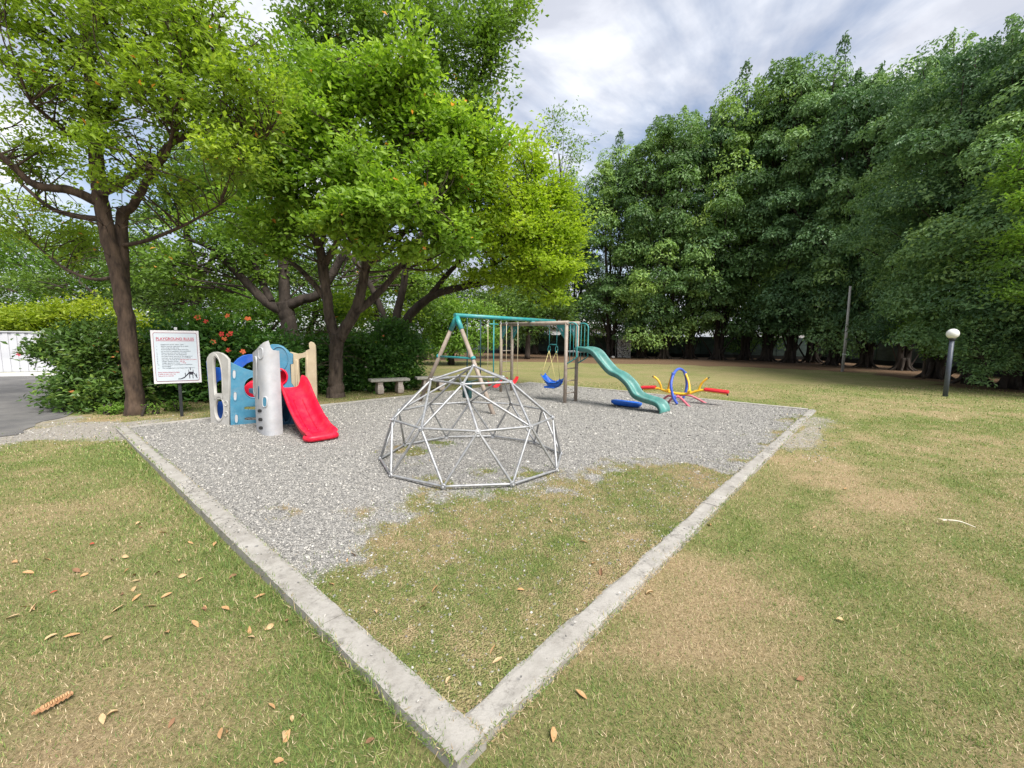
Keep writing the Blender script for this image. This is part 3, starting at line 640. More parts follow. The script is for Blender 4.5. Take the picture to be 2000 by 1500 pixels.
# ------------------------------------------------------------------ the tree at the left
b0 = g(265, 808)
tree('broadleaf_tree', 'tall thin-leaved tree with a leaning dark trunk beside the rules sign', b0,
     [([b0-[0, 0, .1], A(261, 755, 8.4), A(243, 600, 8.4), A(222, 500, 8.4), A(200, 410, 8.4), A(190, 330, 8.35), A(183, 230, 8.3), A(172, 110, 8.3), A(160, 0, 8.3), A(150, -120, 8.3)], [.18, .145, .14, .135, .125, .115, .10, .085, .07, .04]),
      ([A(243, 590, 8.45), A(240, 520, 8.5), A(238, 455, 8.55), A(240, 408, 8.55)], [.10, .105, .10, .10]),
      ([A(240, 415, 8.55), A(262, 398, 8.5), A(300, 330, 8.3), A(335, 280, 8.1), A(420, 255, 7.7), A(520, 270, 7.3)], [.09, .07, .06, .055, .04, .02]),
      ([A(200, 400, 8.4), A(140, 372, 8.2), A(70, 362, 8.0), A(20, 320, 7.8), A(-60, 250, 7.5)], [.09, .08, .06, .05, .03]),
      ([A(205, 430, 8.4), A(140, 420, 8.6), A(90, 400, 8.8), A(10, 330, 9.0)], [.06, .05, .04, .02]),
      ([A(188, 380, 8.4), A(225, 365, 8.1), A(280, 330, 7.7), A(320, 310, 7.4), A(340, 250, 7.1)], [.08, .075, .06, .045, .02]),
      ([A(185, 270, 8.3), A(150, 268, 8.0), A(120, 250, 7.7), A(60, 200, 7.2)], [.07, .05, .04, .02]),
      ([A(183, 250, 8.3), A(225, 205, 8.2), A(235, 180, 8.1), A(300, 90, 7.9), A(330, 0, 7.6)], [.07, .05, .045, .035, .02]),
      ([A(238, 480, 8.5), A(285, 470, 8.3), A(360, 440, 8.0), A(430, 400, 7.7)], [.04, .035, .025, .012]),
      ([A(230, 540, 8.4), A(180, 545, 8.6), A(120, 520, 8.8), A(60, 470, 9.2)], [.04, .03, .025, .012]),
      ([A(172, 100, 8.3), A(200, 30, 8.0), A(260, -80, 7.6)], [.07, .05, .02]),
      ([A(340, 275, 8.0), A(400, 60, 7.6), A(440, 30, 7.4)], [.03, .025, .012])],
     [pxlobe(60, 60, 7.3, 130, 110, 1.3, 405), pxlobe(230, 60, 7.4, 150, 100, 1.3, 499), pxlobe(400, 70, 7.4, 120, 110, 1.2, 483), pxlobe(120, 200, 7.8, 140, 70, 1.2, 312),
      pxlobe(330, 190, 7.2, 120, 70, 1.1, 358), pxlobe(470, 190, 7.0, 100, 80, 1.0, 358), pxlobe(40, 300, 8.3, 110, 70, 1.1, 257), pxlobe(60, 430, 9.2, 110, 60, 1.0, 249),
      pxlobe(300, 350, 7.6, 110, 50, 1.0, 132), pxlobe(440, 300, 7.0, 80, 50, 0.8, 179), pxlobe(160, 490, 9.2, 70, 50, 0.8, 109), pxlobe(220, -60, 7.6, 220, 80, 1.5, 327), pxlobe(200, 300, 7.2, 50, 50, 0.5, 70)],
     'leaf_left', 0.092, 8, 'bark', spread=0.10, shape='quad', twigs=5, clump=15, sig=0.20, wr=0.5, hang=160, low=0.02)

# ------------------------------------------------------------------ the tree in the middle
b1 = g(655, 774)
tree('broadleaf_tree', 'forked round-leaved tree beside the plastic playhouse slide', b1,
     [([b1-[0, 0, .1], A(656, 745, 11.2), A(656, 690, 11.2), A(660, 652, 11.2)], [.26, .185, .17, .19]),
      ([A(657, 665, 11.2), A(645, 625, 11.2), A(637, 560, 11.1), A(628, 500, 11.0), A(610, 455, 10.8), A(560, 370, 10.3), A(520, 300, 9.8)], [.15, .13, .115, .11, .09, .06, .03]),
      ([A(662, 662, 11.2), A(690, 615, 11.15), A(705, 570, 11.1), A(718, 500, 11.0), A(735, 420, 10.8), A(760, 300, 10.5), A(770, 200, 10.3), A(765, 130, 10.2)], [.16, .14, .125, .10, .09, .07, .05, .02]),
      ([A(690, 612, 11.15), A(720, 590, 11.3), A(760, 550, 11.5), A(800, 500, 11.7), A(860, 440, 11.7), A(940, 380, 11.5)], [.11, .10, .08, .07, .05, .02]),
      ([A(632, 520, 11.05), A(660, 470, 10.9), A(690, 400, 10.6), A(700, 300, 10.2)], [.09, .07, .05, .02]),
      ([A(640, 590, 11.15), A(600, 540, 11.3), A(540, 490, 11.5), A(470, 460, 11.6)], [.08, .07, .05, .02]),
      ([A(706, 560, 11.1), A(730, 480, 10.6), A(780, 430, 10.0), A(840, 400, 9.4)], [.08, .06, .04, .02]),
      ([A(645, 610, 11.2), A(625, 500, 11.9), A(650, 380, 12.2), A(640, 250, 12.4)], [.09, .075, .05, .02]),
      ([A(715, 520, 11.05), A(770, 480, 11.4), A(820, 400, 11.6), A(850, 300, 11.6)], [.08, .06, .05, .02])],
     [pxlobe(700, 190, 10.3, 95, 75, 1.2, 426), pxlobe(790, 150, 10.2, 60, 60, 1.0, 245), pxlobe(610, 250, 10.2, 95, 80, 1.2, 393), pxlobe(820, 260, 10.6, 85, 80, 1.2, 393), pxlobe(560, 360, 9.9, 75, 70, 1.0, 270),
      pxlobe(690, 330, 10.2, 90, 60, 1.1, 328), pxlobe(690, 410, 9.0, 90, 48, 0.7, 328), pxlobe(790, 400, 9.2, 85, 50, 0.8, 311), pxlobe(870, 350, 10.2, 80, 70, 1.1, 377), pxlobe(930, 300, 10.8, 60, 55, 1.0, 245),
      pxlobe(560, 440, 10.4, 70, 50, 0.9, 139), pxlobe(640, 460, 9.3, 40, 30, 0.5, 57), pxlobe(880, 450, 10.2, 60, 45, 0.8, 180), pxlobe(470, 420, 10.9, 60, 50, 0.9, 122), pxlobe(520, 300, 9.6, 70, 70, 1.0, 196), pxlobe(620, 140, 10.6, 60, 50, 0.9, 131), pxlobe(740, 470, 9.6, 60, 28, 0.6, 73), pxlobe(830, 470, 9.8, 50, 30, 0.6, 73), pxlobe(520, 480, 10.2, 50, 30, 0.7, 49), pxlobe(900, 250, 10.6, 60, 40, 0.8, 131)],
     'leaf_mid', 0.135, 10, 'bark_grey', spread=0.13, shape='hex', twigs=5, clump=13, sig=0.25, wr=0.55, hang=320, low=0.0)

# ------------------------------------------------------------------ lime tree behind the hedge at the right of the middle group
b2 = np.array(at(775, 690, 14.6)); b2[2] = 0
tree('broadleaf_tree', 'spreading yellow-green tree whose low limb reaches over the swings', b2,
     [([b2, A(772, 680, 14.6), A(772, 650, 14.6)], [.30, .26, .24]),
      ([A(772, 660, 14.6), A(785, 640, 14.5), A(810, 605, 14.4), A(850, 575, 14.2), A(905, 560, 14.0), A(980, 545, 13.6), A(1050, 520, 13.2)], [.20, .18, .15, .13, .11, .07, .03]),
      ([A(770, 660, 14.6), A(776, 610, 14.6), A(788, 560, 14.6), A(800, 500, 14.5), A(850, 420, 14.2), A(920, 350, 13.8)], [.16, .14, .12, .10, .07, .03]),
      ([A(768, 660, 14.6), A(750, 620, 14.7), A(730, 570, 14.8), A(700, 520, 15.0), A(650, 450, 15.2)], [.14, .12, .10, .08, .03]),
      ([A(830, 590, 14.3), A(870, 540, 14.0), A(930, 480, 13.6), A(1010, 430, 13.2)], [.09, .08, .06, .03]),
      ([A(900, 560, 14.0), A(960, 520, 13.4), A(1040, 470, 12.8)], [.07, .05, .02])],
     [pxlobe(900, 330, 11.4, 70, 50, 1.1, 300), pxlobe(960, 380, 11.6, 70, 55, 1.1, 340), pxlobe(1000, 330, 12.6, 60, 45, 1.1, 280), pxlobe(1040, 390, 12.6, 55, 55, 1.0, 330), pxlobe(1080, 450, 12.8, 55, 50, 1.0, 340), pxlobe(1000, 450, 12.2, 65, 45, 1.0, 320), pxlobe(1090, 520, 12.8, 48, 40, .8, 260), pxlobe(1040, 510, 12.4, 50, 40, .9, 240), pxlobe(930, 460, 11.8, 60, 40, 1.0, 220), pxlobe(1120, 470, 12.8, 26, 26, .5, 70), pxlobe(1100, 370, 12.8, 26, 24, .5, 60), pxlobe(1075, 570, 12.8, 30, 22, .5, 70), pxlobe(860, 400, 11.2, 60, 40, .9, 180),
      pxlobe(1010, 550, 13.0, 65, 30, 1.0, 260), pxlobe(900, 450, 13.6, 70, 50, 1.0, 180), pxlobe(840, 500, 14.0, 60, 40, 1.0, 90), pxlobe(1105, 400, 12.8, 28, 45, 0.6, 80), pxlobe(1040, 330, 13.2, 30, 40, 0.6, 90), pxlobe(940, 540, 13.4, 50, 25, 0.7, 70)],
     'leaf_lime', 0.125, 8, 'bark_dark', spread=0.13, twigs=4, clump=12, sig=0.26, wr=0.5, hang=120, low=0.02)

# ------------------------------------------------------------------ tall dark tree behind the middle group
b3 = np.array(at(572, 690, 15.2)); b3[2] = 0
tree('broadleaf_tree', 'tallest dark-limbed tree rising behind the playhouse hedge', b3,
     [([b3, A(568, 660, 15.2), A(562, 620, 15.2), A(556, 590, 15.2)], [.34, .28, .25, .26]),
      ([A(558, 610, 15.2), A(520, 590, 15.1), A(470, 540, 14.9), A(420, 490, 14.6), A(350, 460, 14.2)], [.18, .17, .13, .09, .03]),
      ([A(558, 600, 15.2), A(590, 585, 15.2), A(625, 570, 15.3), A(680, 480, 15.6), A(740, 350, 16), A(800, 200, 16.2), A(830, 60, 16.2)], [.19, .17, .15, .13, .11, .08, .04]),
      ([A(556, 600, 15.2), A(555, 540, 15.2), A(552, 470, 15.1), A(560, 350, 15.2), A(600, 200, 15.5), A(640, 60, 15.6), A(650, -60, 15.6)], [.20, .17, .15, .13, .10, .08, .04]),
      ([A(530, 590, 15.1), A(500, 520, 15.3), A(480, 430, 15.3), A(470, 330, 15.3), A(500, 200, 15.3)], [.13, .11, .09, .07, .03]),
      ([A(740, 350, 16), A(840, 280, 16.2), A(920, 180, 16.0), A(970, 90, 15.8), A(1000, 20, 15.6)], [.09, .08, .06, .04, .02])],
     [pxlobe(620, 60, 15.4, 100, 90, 1.8, 420), pxlobe(740, 40, 15.8, 90, 80, 1.8, 380), pxlobe(850, 60, 16, 90, 90, 1.8, 430), pxlobe(940, 110, 15.8, 65, 90, 1.4, 330), pxlobe(985, 40, 15.6, 45, 55, 1.0, 180),
      pxlobe(950, 220, 15.8, 50, 50, 1.0, 170), pxlobe(560, 160, 15.4, 80, 80, 1.6, 260), pxlobe(690, 300, 16.5, 150, 90, 1.2, 420), pxlobe(420, 470, 14.6, 90, 50, 1.4, 260), pxlobe(330, 520, 14.4, 80, 60, 1.2, 260), pxlobe(470, 350, 15.3, 90, 70, 1.4, 300), pxlobe(620, 420, 16.5, 110, 60, 1.0, 200), pxlobe(860, 200, 16.2, 90, 80, 1.5, 260), pxlobe(740, -60, 16, 220, 70, 2, 420), pxlobe(640, 520, 16.8, 110, 45, 1.0, 200), pxlobe(740, 540, 16.8, 80, 50, 1.0, 170), pxlobe(830, 540, 17, 70, 40, 1.0, 150), pxlobe(480, 520, 15.6, 80, 40, 1.0, 130)],
     'leaf_high', 0.16, 9, 'bark_dark', spread=0.21, twigs=4, clump=16, sig=0.22, wr=0.5, hang=60, low=0.02)

# dark tree at the back of the left tree
b4 = np.array(at(385, 690, 16.5)); b4[2] = 0
tree('broadleaf_tree', 'shaded tree between the rules sign tree and the forked tree', b4,
     [([b4, A(385, 620, 16.5), A(380, 540, 16.5), A(360, 430, 16.4), A(340, 300, 16.3)], [.22, .18, .15, .10, .04]), ([A(382, 560, 16.5), A(430, 480, 16.6), A(470, 400, 16.8)], [.10, .08, .03]), ([A(380, 540, 16.5), A(310, 480, 16.5), A(250, 420, 16.5)], [.10, .08, .03])],
     [pxlobe(330, 430, 16.4, 90, 70, 1.6, 330), pxlobe(420, 400, 16.8, 90, 80, 1.6, 330), pxlobe(280, 520, 16.2, 70, 60, 1.2, 240), pxlobe(360, 320, 16.4, 90, 60, 1.4, 260), pxlobe(450, 540, 17, 80, 50, 1.2, 180), pxlobe(340, 580, 16.6, 90, 30, 1.2, 200)],
     'leaf_dark', 0.17, 8, 'bark_dark', spread=0.22, twigs=3, clump=16, sig=0.22, low=0.02)

# ------------------------------------------------------------------ leafy trees far behind at the left and centre
def fartree(label, px, base_y, Y, lobes, m, ls=0.24, per=8):
    bb = np.array(at(px, base_y, Y)); bb[2] = 0; c = np.mean([at(l[0], l[1], Y) for l in lobes], axis=0)
    return tree('background_tree', label, bb, [([bb, bb*[1, 1, 0]+[0.1, 0, c[2]*0.5], c+[0, 0, 0.3]], [.22, .17, .05]), ([bb*[1, 1, 0]+[0.05, 0, c[2]*0.45], (bb+c)/2+[0.9, 0, 0.4], c+[1.6, 0, 0.6]], [.12, .08, .03])],
                [pxlobe(*l) for l in lobes], m, ls, per, 'bark_dark', group='trees beyond the play area at the back left', spread=ls*1.3, twigs=2, clump=18, sig=0.24)
fartree('light green drooping tree behind the swing A-frame', 880, 690, 25, [(890, 630, 25, 60, 45, 1.8, 330), (845, 650, 25, 35, 38, 1.2, 160), (945, 630, 25.5, 50, 42, 1.6, 260), (925, 665, 24.8, 55, 22, 1.2, 150), (872, 676, 24.6, 45, 18, 1.2, 150)], 'leaf_bright', 0.22)
fartree('dark green tree just left of the stone-filled cage pillar', 1030, 690, 33, [(1020, 620, 33, 55, 35, 2.2, 240), (1085, 600, 33, 50, 50, 2.2, 280), (1040, 560, 34, 60, 50, 2.2, 260)], 'leaf_dark', 0.3)
fartree('olive green tree seen between the forked trunk and the lime tree', 735, 690, 21, [(720, 600, 21, 60, 55, 1.6, 230), (770, 570, 22, 60, 60, 1.6, 230), (700, 540, 22, 70, 60, 1.6, 200)], 'leaf_left', 0.2)
fartree('leafy tree behind the red hibiscus flowers', 470, 680, 22, [(470, 600, 22, 80, 50, 1.8, 260), (560, 610, 22, 70, 50, 1.6, 220), (640, 600, 22, 60, 60, 1.6, 220), (400, 610, 22, 70, 40, 1.6, 200)], 'leaf_bright', 0.22)
fartree('tree above the white fence at the left edge', 60, 690, 27, [(30, 520, 27, 110, 60, 2.4, 380), (150, 540, 27, 100, 60, 2.4, 380), (240, 570, 27, 60, 50, 2.0, 200), (-60, 480, 27, 90, 90, 2.4, 240), (120, 600, 26, 140, 30, 2.0, 240)], 'leaf_bright', 0.26)
fartree('tree filling the gap behind the concrete benches', 830, 690, 30, [(800, 620, 30, 70, 55, 2.2, 300), (850, 580, 30, 70, 60, 2.2, 300), (930, 580, 31, 80, 50, 2.2, 300), (990, 640, 34, 60, 30, 2, 200)], 'leaf_dark', 0.28)

fartree('dark tree closing the view between the forked trunk and the hibiscus', 600, 690, 24, [(560, 560, 24, 80, 60, 1.6, 260), (640, 590, 24, 70, 60, 1.6, 240), (470, 570, 24, 80, 50, 1.6, 220), (700, 610, 24, 60, 45, 1.5, 180), (820, 590, 24, 50, 55, 1.5, 160), (600, 660, 23, 150, 25, 1.2, 200)], 'leaf_dark', 0.25)
fartree('dark tree behind the leaning trunk and the yellow-green hedge', 260, 690, 23, [(250, 560, 23, 80, 55, 1.6, 260), (330, 600, 23, 70, 40, 1.5, 180), (160, 500, 24, 80, 50, 1.6, 200), (60, 560, 24, 80, 40, 1.6, 180), (-20, 590, 24, 60, 50, 1.6, 140)], 'leaf_dark', 0.24)

# ------------------------------------------------------------------ flowering bushes and hedges
def flower(parent, p, m, s):
    mb = MB(); n = 5; to = unit(EYE-p)*0.6+np.array([random.gauss(0, .35), random.gauss(0, .2), 0.35]); to = unit(to)
    a = unit(np.cross(to, [0, 0, 1.])); b_ = np.cross(to, a)
    for k in range(n):
        q = 2*math.pi*k/n+random.random()*0.4; d = a*math.cos(q)+b_*math.sin(q); w = a*-math.sin(q)+b_*math.cos(q)
        mb.add([p, p+d*s*0.5+w*s*0.34+to*s*0.15, p+d*s*0.9+w*s*0.25+to*s*0.30, p+d*s*0.98-w*s*0.05+to*s*0.2, p+d*s*0.85-w*s*0.3+to*s*0.28, p+d*s*0.5-w*s*0.34+to*s*0.15], [(0, 1, 2, 3, 4, 5)])
    o = mb.build('flower', m, parent)
    st = MB(); st.tube([p, p+to*s*0.8], [s*0.07, s*0.05], 5); st.build('stamen', 'yellow_paint', o)
def bush(name, label, cat, base, lobes, m, ls, per, flowers=(), stems=9, group=None, clump=14, wr=0.5):
    t = thing(name, (base[0], base[1], 0), label, cat, group); C, D, K, T = lobe_clusters(lobes, clump, 0.22, 0.1)
    k = C[:, 2] > 0.03; C, D, T = C[k], D[k], T[k]
    st = MB()
    for _ in range(stems):
        q = K[random.randrange(len(K))]; r0 = np.array([q[0]*0.6+base[0]*0.4+random.gauss(0, .15), q[1]*0.6+base[1]*0.4+random.gauss(0, .12), -0.05]); st.tube(bez([r0, (r0+q)/2+[0, 0, .15], q], 4), np.linspace(0.028, 0.008, 9), 5)
    for q in K:
        a = q-np.array([random.gauss(0, .1), random.gauss(0, .1), random.uniform(.2, .5)]); st.tube([a, q], [.01, .005], 3, False)
    st.build('stems', 'bark_dark', t)
    leaves('foliage', C, D, per, ls, m, t, ls*1.2, 'quad', clr=T, wr=wr)
    for (px, py, Y, mm, s) in flowers: flower(t, at(px, py, Y), mm, s)
    return t
bb = g(170, 806)
bush('croton_bush', 'big glossy bush with orange-tinged leaves in front of the white fence', 'bush', at(180, 800, 9.0)*[1, 1, 0],
     [pxlobe(125, 695, 9.5, 45, 42, .5, 230), pxlobe(180, 680, 9.3, 65, 46, .6, 380), pxlobe(235, 700, 9.4, 55, 60, .6, 300), pxlobe(165, 745, 9.1, 55, 42, .55, 320), pxlobe(205, 770, 9.0, 65, 35, .5, 260), pxlobe(88, 675, 9.6, 24, 18, .3, 50), pxlobe(185, 793, 8.8, 45, 18, .35, 90), pxlobe(255, 760, 9.2, 35, 45, .4, 130)],
     'leaf_croton', 0.115, 9, [(36, 692, 9.3, 'petal_pink', .05)], 14, wr=0.46)
bush('hibiscus_bush', 'dark green hibiscus with many red flowers behind the rules sign', 'bush', at(400, 790, 10.4)*[1, 1, 0],
     [pxlobe(310, 700, 10.3, 45, 60, .6, 260), pxlobe(360, 690, 10.4, 60, 70, .7, 420), pxlobe(430, 680, 10.4, 65, 65, .7, 460), pxlobe(500, 690, 10.5, 60, 65, .7, 420), pxlobe(330, 770, 10.2, 70, 35, .5, 240), pxlobe(430, 760, 10.4, 90, 45, .6, 360), pxlobe(540, 720, 10.8, 45, 60, .6, 300), pxlobe(400, 650, 10.6, 70, 30, .6, 220)],
     'leaf_hibiscus', 0.13, 9, [(386, 621, 10.0, 'petal_orange', .075), (445, 617, 10.0, 'petal_orange', .065), (484, 623, 10.0, 'petal_orange', .075), (450, 653, 9.8, 'petal_red', .085), (433, 653, 9.8, 'petal_red', .07), (438, 662, 9.8, 'petal_orange', .065), (416, 668, 9.7, 'petal_orange', .065), (474, 687, 9.7, 'petal_orange', .065), (446, 684, 9.7, 'petal_red', .06), (402, 628, 10.0, 'petal_red', .055)], 16)
bush('hibiscus_hedge', 'dense dark hedge between the playhouse and the forked trunk', 'hedge', at(590, 790, 12.3)*[1, 1, 0],
     [pxlobe(560, 700, 12.2, 60, 60, .7, 360), pxlobe(620, 710, 12.4, 55, 65, .7, 380), pxlobe(600, 760, 12.0, 80, 35, .5, 300), pxlobe(660, 690, 12.8, 45, 50, .6, 260)], 'leaf_hibiscus', 0.13, 9, stems=8)
bush('hibiscus_hedge', 'trimmed dark hedge right of the forked trunk, behind the first bench', 'hedge', at(745, 768, 13.3)*[1, 1, 0],
     [pxlobe(700, 700, 13.0, 50, 55, .7, 380), pxlobe(750, 695, 13.2, 55, 55, .8, 460), pxlobe(795, 695, 13.5, 35, 42, .7, 300), pxlobe(720, 745, 12.9, 60, 28, .5, 300), pxlobe(785, 735, 13.4, 35, 28, .5, 220), pxlobe(755, 650, 13.4, 50, 20, .6, 160)],
     'leaf_hibiscus', 0.13, 9, [(749, 656, 12.6, 'petal_orange', .03), (714, 717, 12.4, 'straw', .03)], 12)
bush('clipped_hedge', 'bright yellow-green hedge showing over the white fence', 'hedge', at(110, 700, 19.5)*[1, 1, 0],
     [pxlobe(-20, 630, 19, 80, 35, .9, 260), pxlobe(60, 625, 19.3, 80, 36, .9, 380), pxlobe(140, 620, 19.6, 80, 38, .9, 380), pxlobe(215, 625, 20, 60, 36, .9, 260), pxlobe(280, 650, 20.4, 50, 40, .8, 200), pxlobe(110, 680, 19.4, 160, 40, .7, 300)], 'leaf_yellow', 0.17, 9, stems=10)
for i, (px, py, lb) in enumerate(((345, 800, 'low weed clump left of the playhouse, under the sign board'), (222, 806, 'grassy weed clump at the foot of the leaning trunk'), (315, 806, 'small weed clump between the leaning trunk and the sign post'))):
    q = g(px, py); bush('weed_clump', lb, 'plant', q, [(q+[0, 0, .07], np.array([.22, .15, .09]), 50)], 'leaf_bright', 0.06, 8, stems=3, group='weeds at the back edge of the gravel')

# palm whose frond tips reach in from the left edge
pt = thing('palm_tree', (-12.9, 9.6, 0), 'palm frond tips hanging in at the left edge above the fence', 'tree')
mb = MB(); mb.tube(bez([(-12.9, 9.6, 0), (-12.9, 9.6, 2), (-12.95, 9.6, 4.2)], 5), np.linspace(.16, .11, 11), 10); mb.build('trunk', 'bark_grey', pt)
for k in range(11):
    q = 2*math.pi*k/11+0.3; d = np.array([math.cos(q), math.sin(q), 0]); e0 = np.array([-12.95, 9.6, 4.2]); P = [e0+d*s*1.9+np.array([0, 0, .75*s-1.75*s*s]) for s in np.linspace(0, 1, 14)]
    fr = MB(); fr.tube(P, np.linspace(.02, .005, 14), 5); V = []; Fc = []
    w = np.cross(d, [0, 0, 1.])
    for i in range(2, 14):
        for sg in (-1, 1):
            for jj in (0, .5):
                p = P[i]+(P[i]-P[i-1])*jj; l = 0.5*(1-abs(i/13-.45)); tip = p+w*sg*l*.8+d*l*.5-np.array([0, 0, l*.45]); n0 = len(V); V += [p-d*.018, p+d*.018, (p+tip)/2+d*.015, tip]; Fc.append((n0, n0+1, n0+2, n0+3))
    fr.add(V, Fc); o = fr.build('frond', 'leaf_palm', pt)

# ------------------------------------------------------------------ tall ficus row along the boundary
def ficus_mesh(seed, Ht, R0, nplume, nspire, npad, ls, low=0.10, tag_='a'):
    global RNG
    keep = RNG; RNG = np.random.default_rng(seed); rnd_ = random.Random(seed)
    tk = MB(); nst = 3
    tops = []
    for k in range(nst):
        q = 2*math.pi*k/nst+rnd_.random(); l = Ht*rnd_.uniform(0.82, 0.97); o = np.array([math.cos(q), math.sin(q), 0])
        P = bez([o*0.16+[0, 0, -0.2], o*0.22+[0, 0, 1.6], o*0.5+[0, 0, l*.35], o*0.9+[0, 0, l*.7], o*1.1+[0, 0, l]], 5)
        tk.tube(P, np.linspace(0.19, 0.03, len(P)), 9, True, 0.08); tops.append(P)
    for k in range(7):                                   # buttress roots
        q = 2*math.pi*k/7; o = np.array([math.cos(q), math.sin(q), 0]); tk.tube(bez([o*.2+[0, 0, .7], o*.36+[0, 0, .22], o*.75+[0, 0, -.05]], 3), np.linspace(.12, .04, 7), 6, True, .1)
    PT = []; NR = []; TN = []
    def put(p, n, tone): PT.append(p); NR.append(n); TN.append(np.clip(tone+RNG.uniform(-.15, .2, len(p)), 0, .96))
    for i in range(nplume):
        spire = i < nspire
        h = rnd_.uniform(.72, .92) if spire else low+(0.93-low)*((i-nspire+rnd_.random())/(nplume-nspire))
        prof = (min(1, 0.62+1.5*(h-low)) if h < 0.4 else 1-0.72*((h-0.4)/0.6)**1.7)
        q = i*2.399+rnd_.uniform(-.5, .5); o = np.array([math.cos(q), math.sin(q), 0]); r1 = R0*prof*rnd_.uniform(0.55, 1.12)
        z1 = Ht*h+(rnd_.uniform(0.2, 2.6) if spire else rnd_.uniform(-.8, .8)); end = o*(r1*(.7 if spire else 1))+[0, 0, z1]
        st_ = tops[i % nst]; a = st_[min(len(st_)-1, int(max(0, h-0.14)*len(st_)))]; mid = (a+end)/2+(o*.3 if spire else np.array([0, 0, rnd_.uniform(.3, .9)]))
        P = np.array(bez([a, mid, end], 8)); tk.tube(P, np.linspace(0.06, 0.012, len(P)), 4, False)
        tone = rnd_.random()**1.2*.8
        if spire:
            n = npad//2; fat = rnd_.uniform(.6, 1.5); t_ = RNG.uniform(0, 1, n); w_ = (0.75*fat*(1-t_)**.8+.10)*RNG.uniform(.3, 1, n); an = RNG.uniform(0, 6.283, n); dr_ = np.stack([np.cos(an), np.sin(an), np.zeros(n)], -1)
            put(end+[0, 0, -2.2]+o*-.7+(o*rnd_.uniform(.5, 1.5)+[0, 0, 2.5])*t_[:, None]+dr_*w_[:, None], unit(dr_+[0, 0, .5]), tone)
        else:
            for sub in range(3):                        # each bough carries three leafy mounds
                c = P[-1-4*sub]+np.array([rnd_.gauss(0, .45), rnd_.gauss(0, .45), rnd_.gauss(0, .3)]) if sub else end
                k = (1, .85, .7)[sub]; n = int(npad*k*k*rnd_.uniform(.35, .75)); rx = rnd_.uniform(.65, 1.55)*k; rz = rx*rnd_.uniform(.42, .62)
                dr_ = RNG.normal(size=(n, 3)); dr_[:, 2] = np.abs(dr_[:, 2])-.35; dr_ = unit(dr_)
                lump = 1+.22*np.sin(dr_[:, 0]*7+i)*np.cos(dr_[:, 1]*6+sub*2)
                p = c+dr_*np.array([rx, rx, rz])*(lump*RNG.uniform(.72, 1.06, n))[:, None]; p[:, 2] -= .28*((p[:, 0]-c[0])**2+(p[:, 1]-c[1])**2)/rx
                put(p, unit(dr_*[.7, .7, 1]+[0, 0, .45]), tone+rnd_.uniform(-.1, .1))
    nf = int(npad*2.5); hf = RNG.uniform(low+.03, .9, nf); an = RNG.uniform(0, 6.283, nf); rf = R0*RNG.uniform(0, .62, nf)*(1-.6*np.maximum(0, hf-.5)*2)   # inner leaves, the crown's inner shade put into their dark tone
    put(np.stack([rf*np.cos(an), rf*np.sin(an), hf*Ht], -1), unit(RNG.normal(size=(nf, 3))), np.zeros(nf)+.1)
    PT = np.concatenate(PT); NR = np.concatenate(NR); TN = np.concatenate(TN); k = PT[:, 2] > .5; PT, NR, TN = PT[k], NR[k], TN[k]; n = len(PT)
    nn = unit(NR+RNG.normal(size=(n, 3))*.33); ax = unit(np.cross(nn, RNG.normal(size=(n, 3)))); ax[:, 2] -= .35; ax = unit(ax); sd_l = unit(np.cross(nn, ax)); L_ = ls*RNG.uniform(.65, 1.35, n)
    a_ = ax*L_[:, None]; s_ = sd_l*(L_*.27)[:, None]; k_ = np.cross(ax, sd_l)*(L_*.1)[:, None]
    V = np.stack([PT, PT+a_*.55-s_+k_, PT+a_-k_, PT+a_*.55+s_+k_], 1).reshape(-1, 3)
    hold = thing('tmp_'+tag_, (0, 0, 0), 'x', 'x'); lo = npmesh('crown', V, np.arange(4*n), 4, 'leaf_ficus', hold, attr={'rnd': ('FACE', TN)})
    to = tk.build('trunk', 'bark_dark', hold); lm, tm = lo.data, to.data
    for o in (lo, to, hold): bpy.data.objects.remove(o)
    RNG = keep; return tm, lm
FV = [ficus_mesh(101+i, 17.0, 4.0, 46, 6, 640, 0.20, low=(0.15 if i else 0.11), tag_='abcd'[i]) for i in range(4)]
FN = [ficus_mesh(201+i, 13.5, 3.6, 44, 5, 1120, 0.142, low=0.15, tag_='ef'[i]) for i in range(2)]
FT = [  # trunk pixel x, depth, height, crown width factor, mesh
    (1011, 45, 17.5, 1.0, 0), (1045, 43.5, 17, 1.0, 1), (1120, 41.5, 17.0, 1.0, 2), (1191, 38.5, 18.2, 1.0, 3), (1252, 37.4, 19.4, 1.05, 0), (1296, 36.5, 20.2, 1.05, 1), (1346, 37.0, 21.0, 1.0, 2), (1402, 36.0, 22.0, 1.05, 3),
    (1455, 36.0, 21.5, 1.0, 0), (1497, 34.5, 23.2, 1.0, 1), (1543, 32.5, 21.5, 1.0, 2), (1585, 33.0, 22.0, 1.0, 3), (1629, 29.5, 19.6, .9, 0), (1692, 27.5, 19.0, .85, 1), (1765, 25.0, 17.8, .85, 2),
    (1830, 19.5, 14.6, 1.0, 4), (1905, 17.0, 13.4, 1.0, 5), (1990, 15.5, 13.0, 1.0, 4), (2110, 13.5, 11.5, 1.05, 5)]
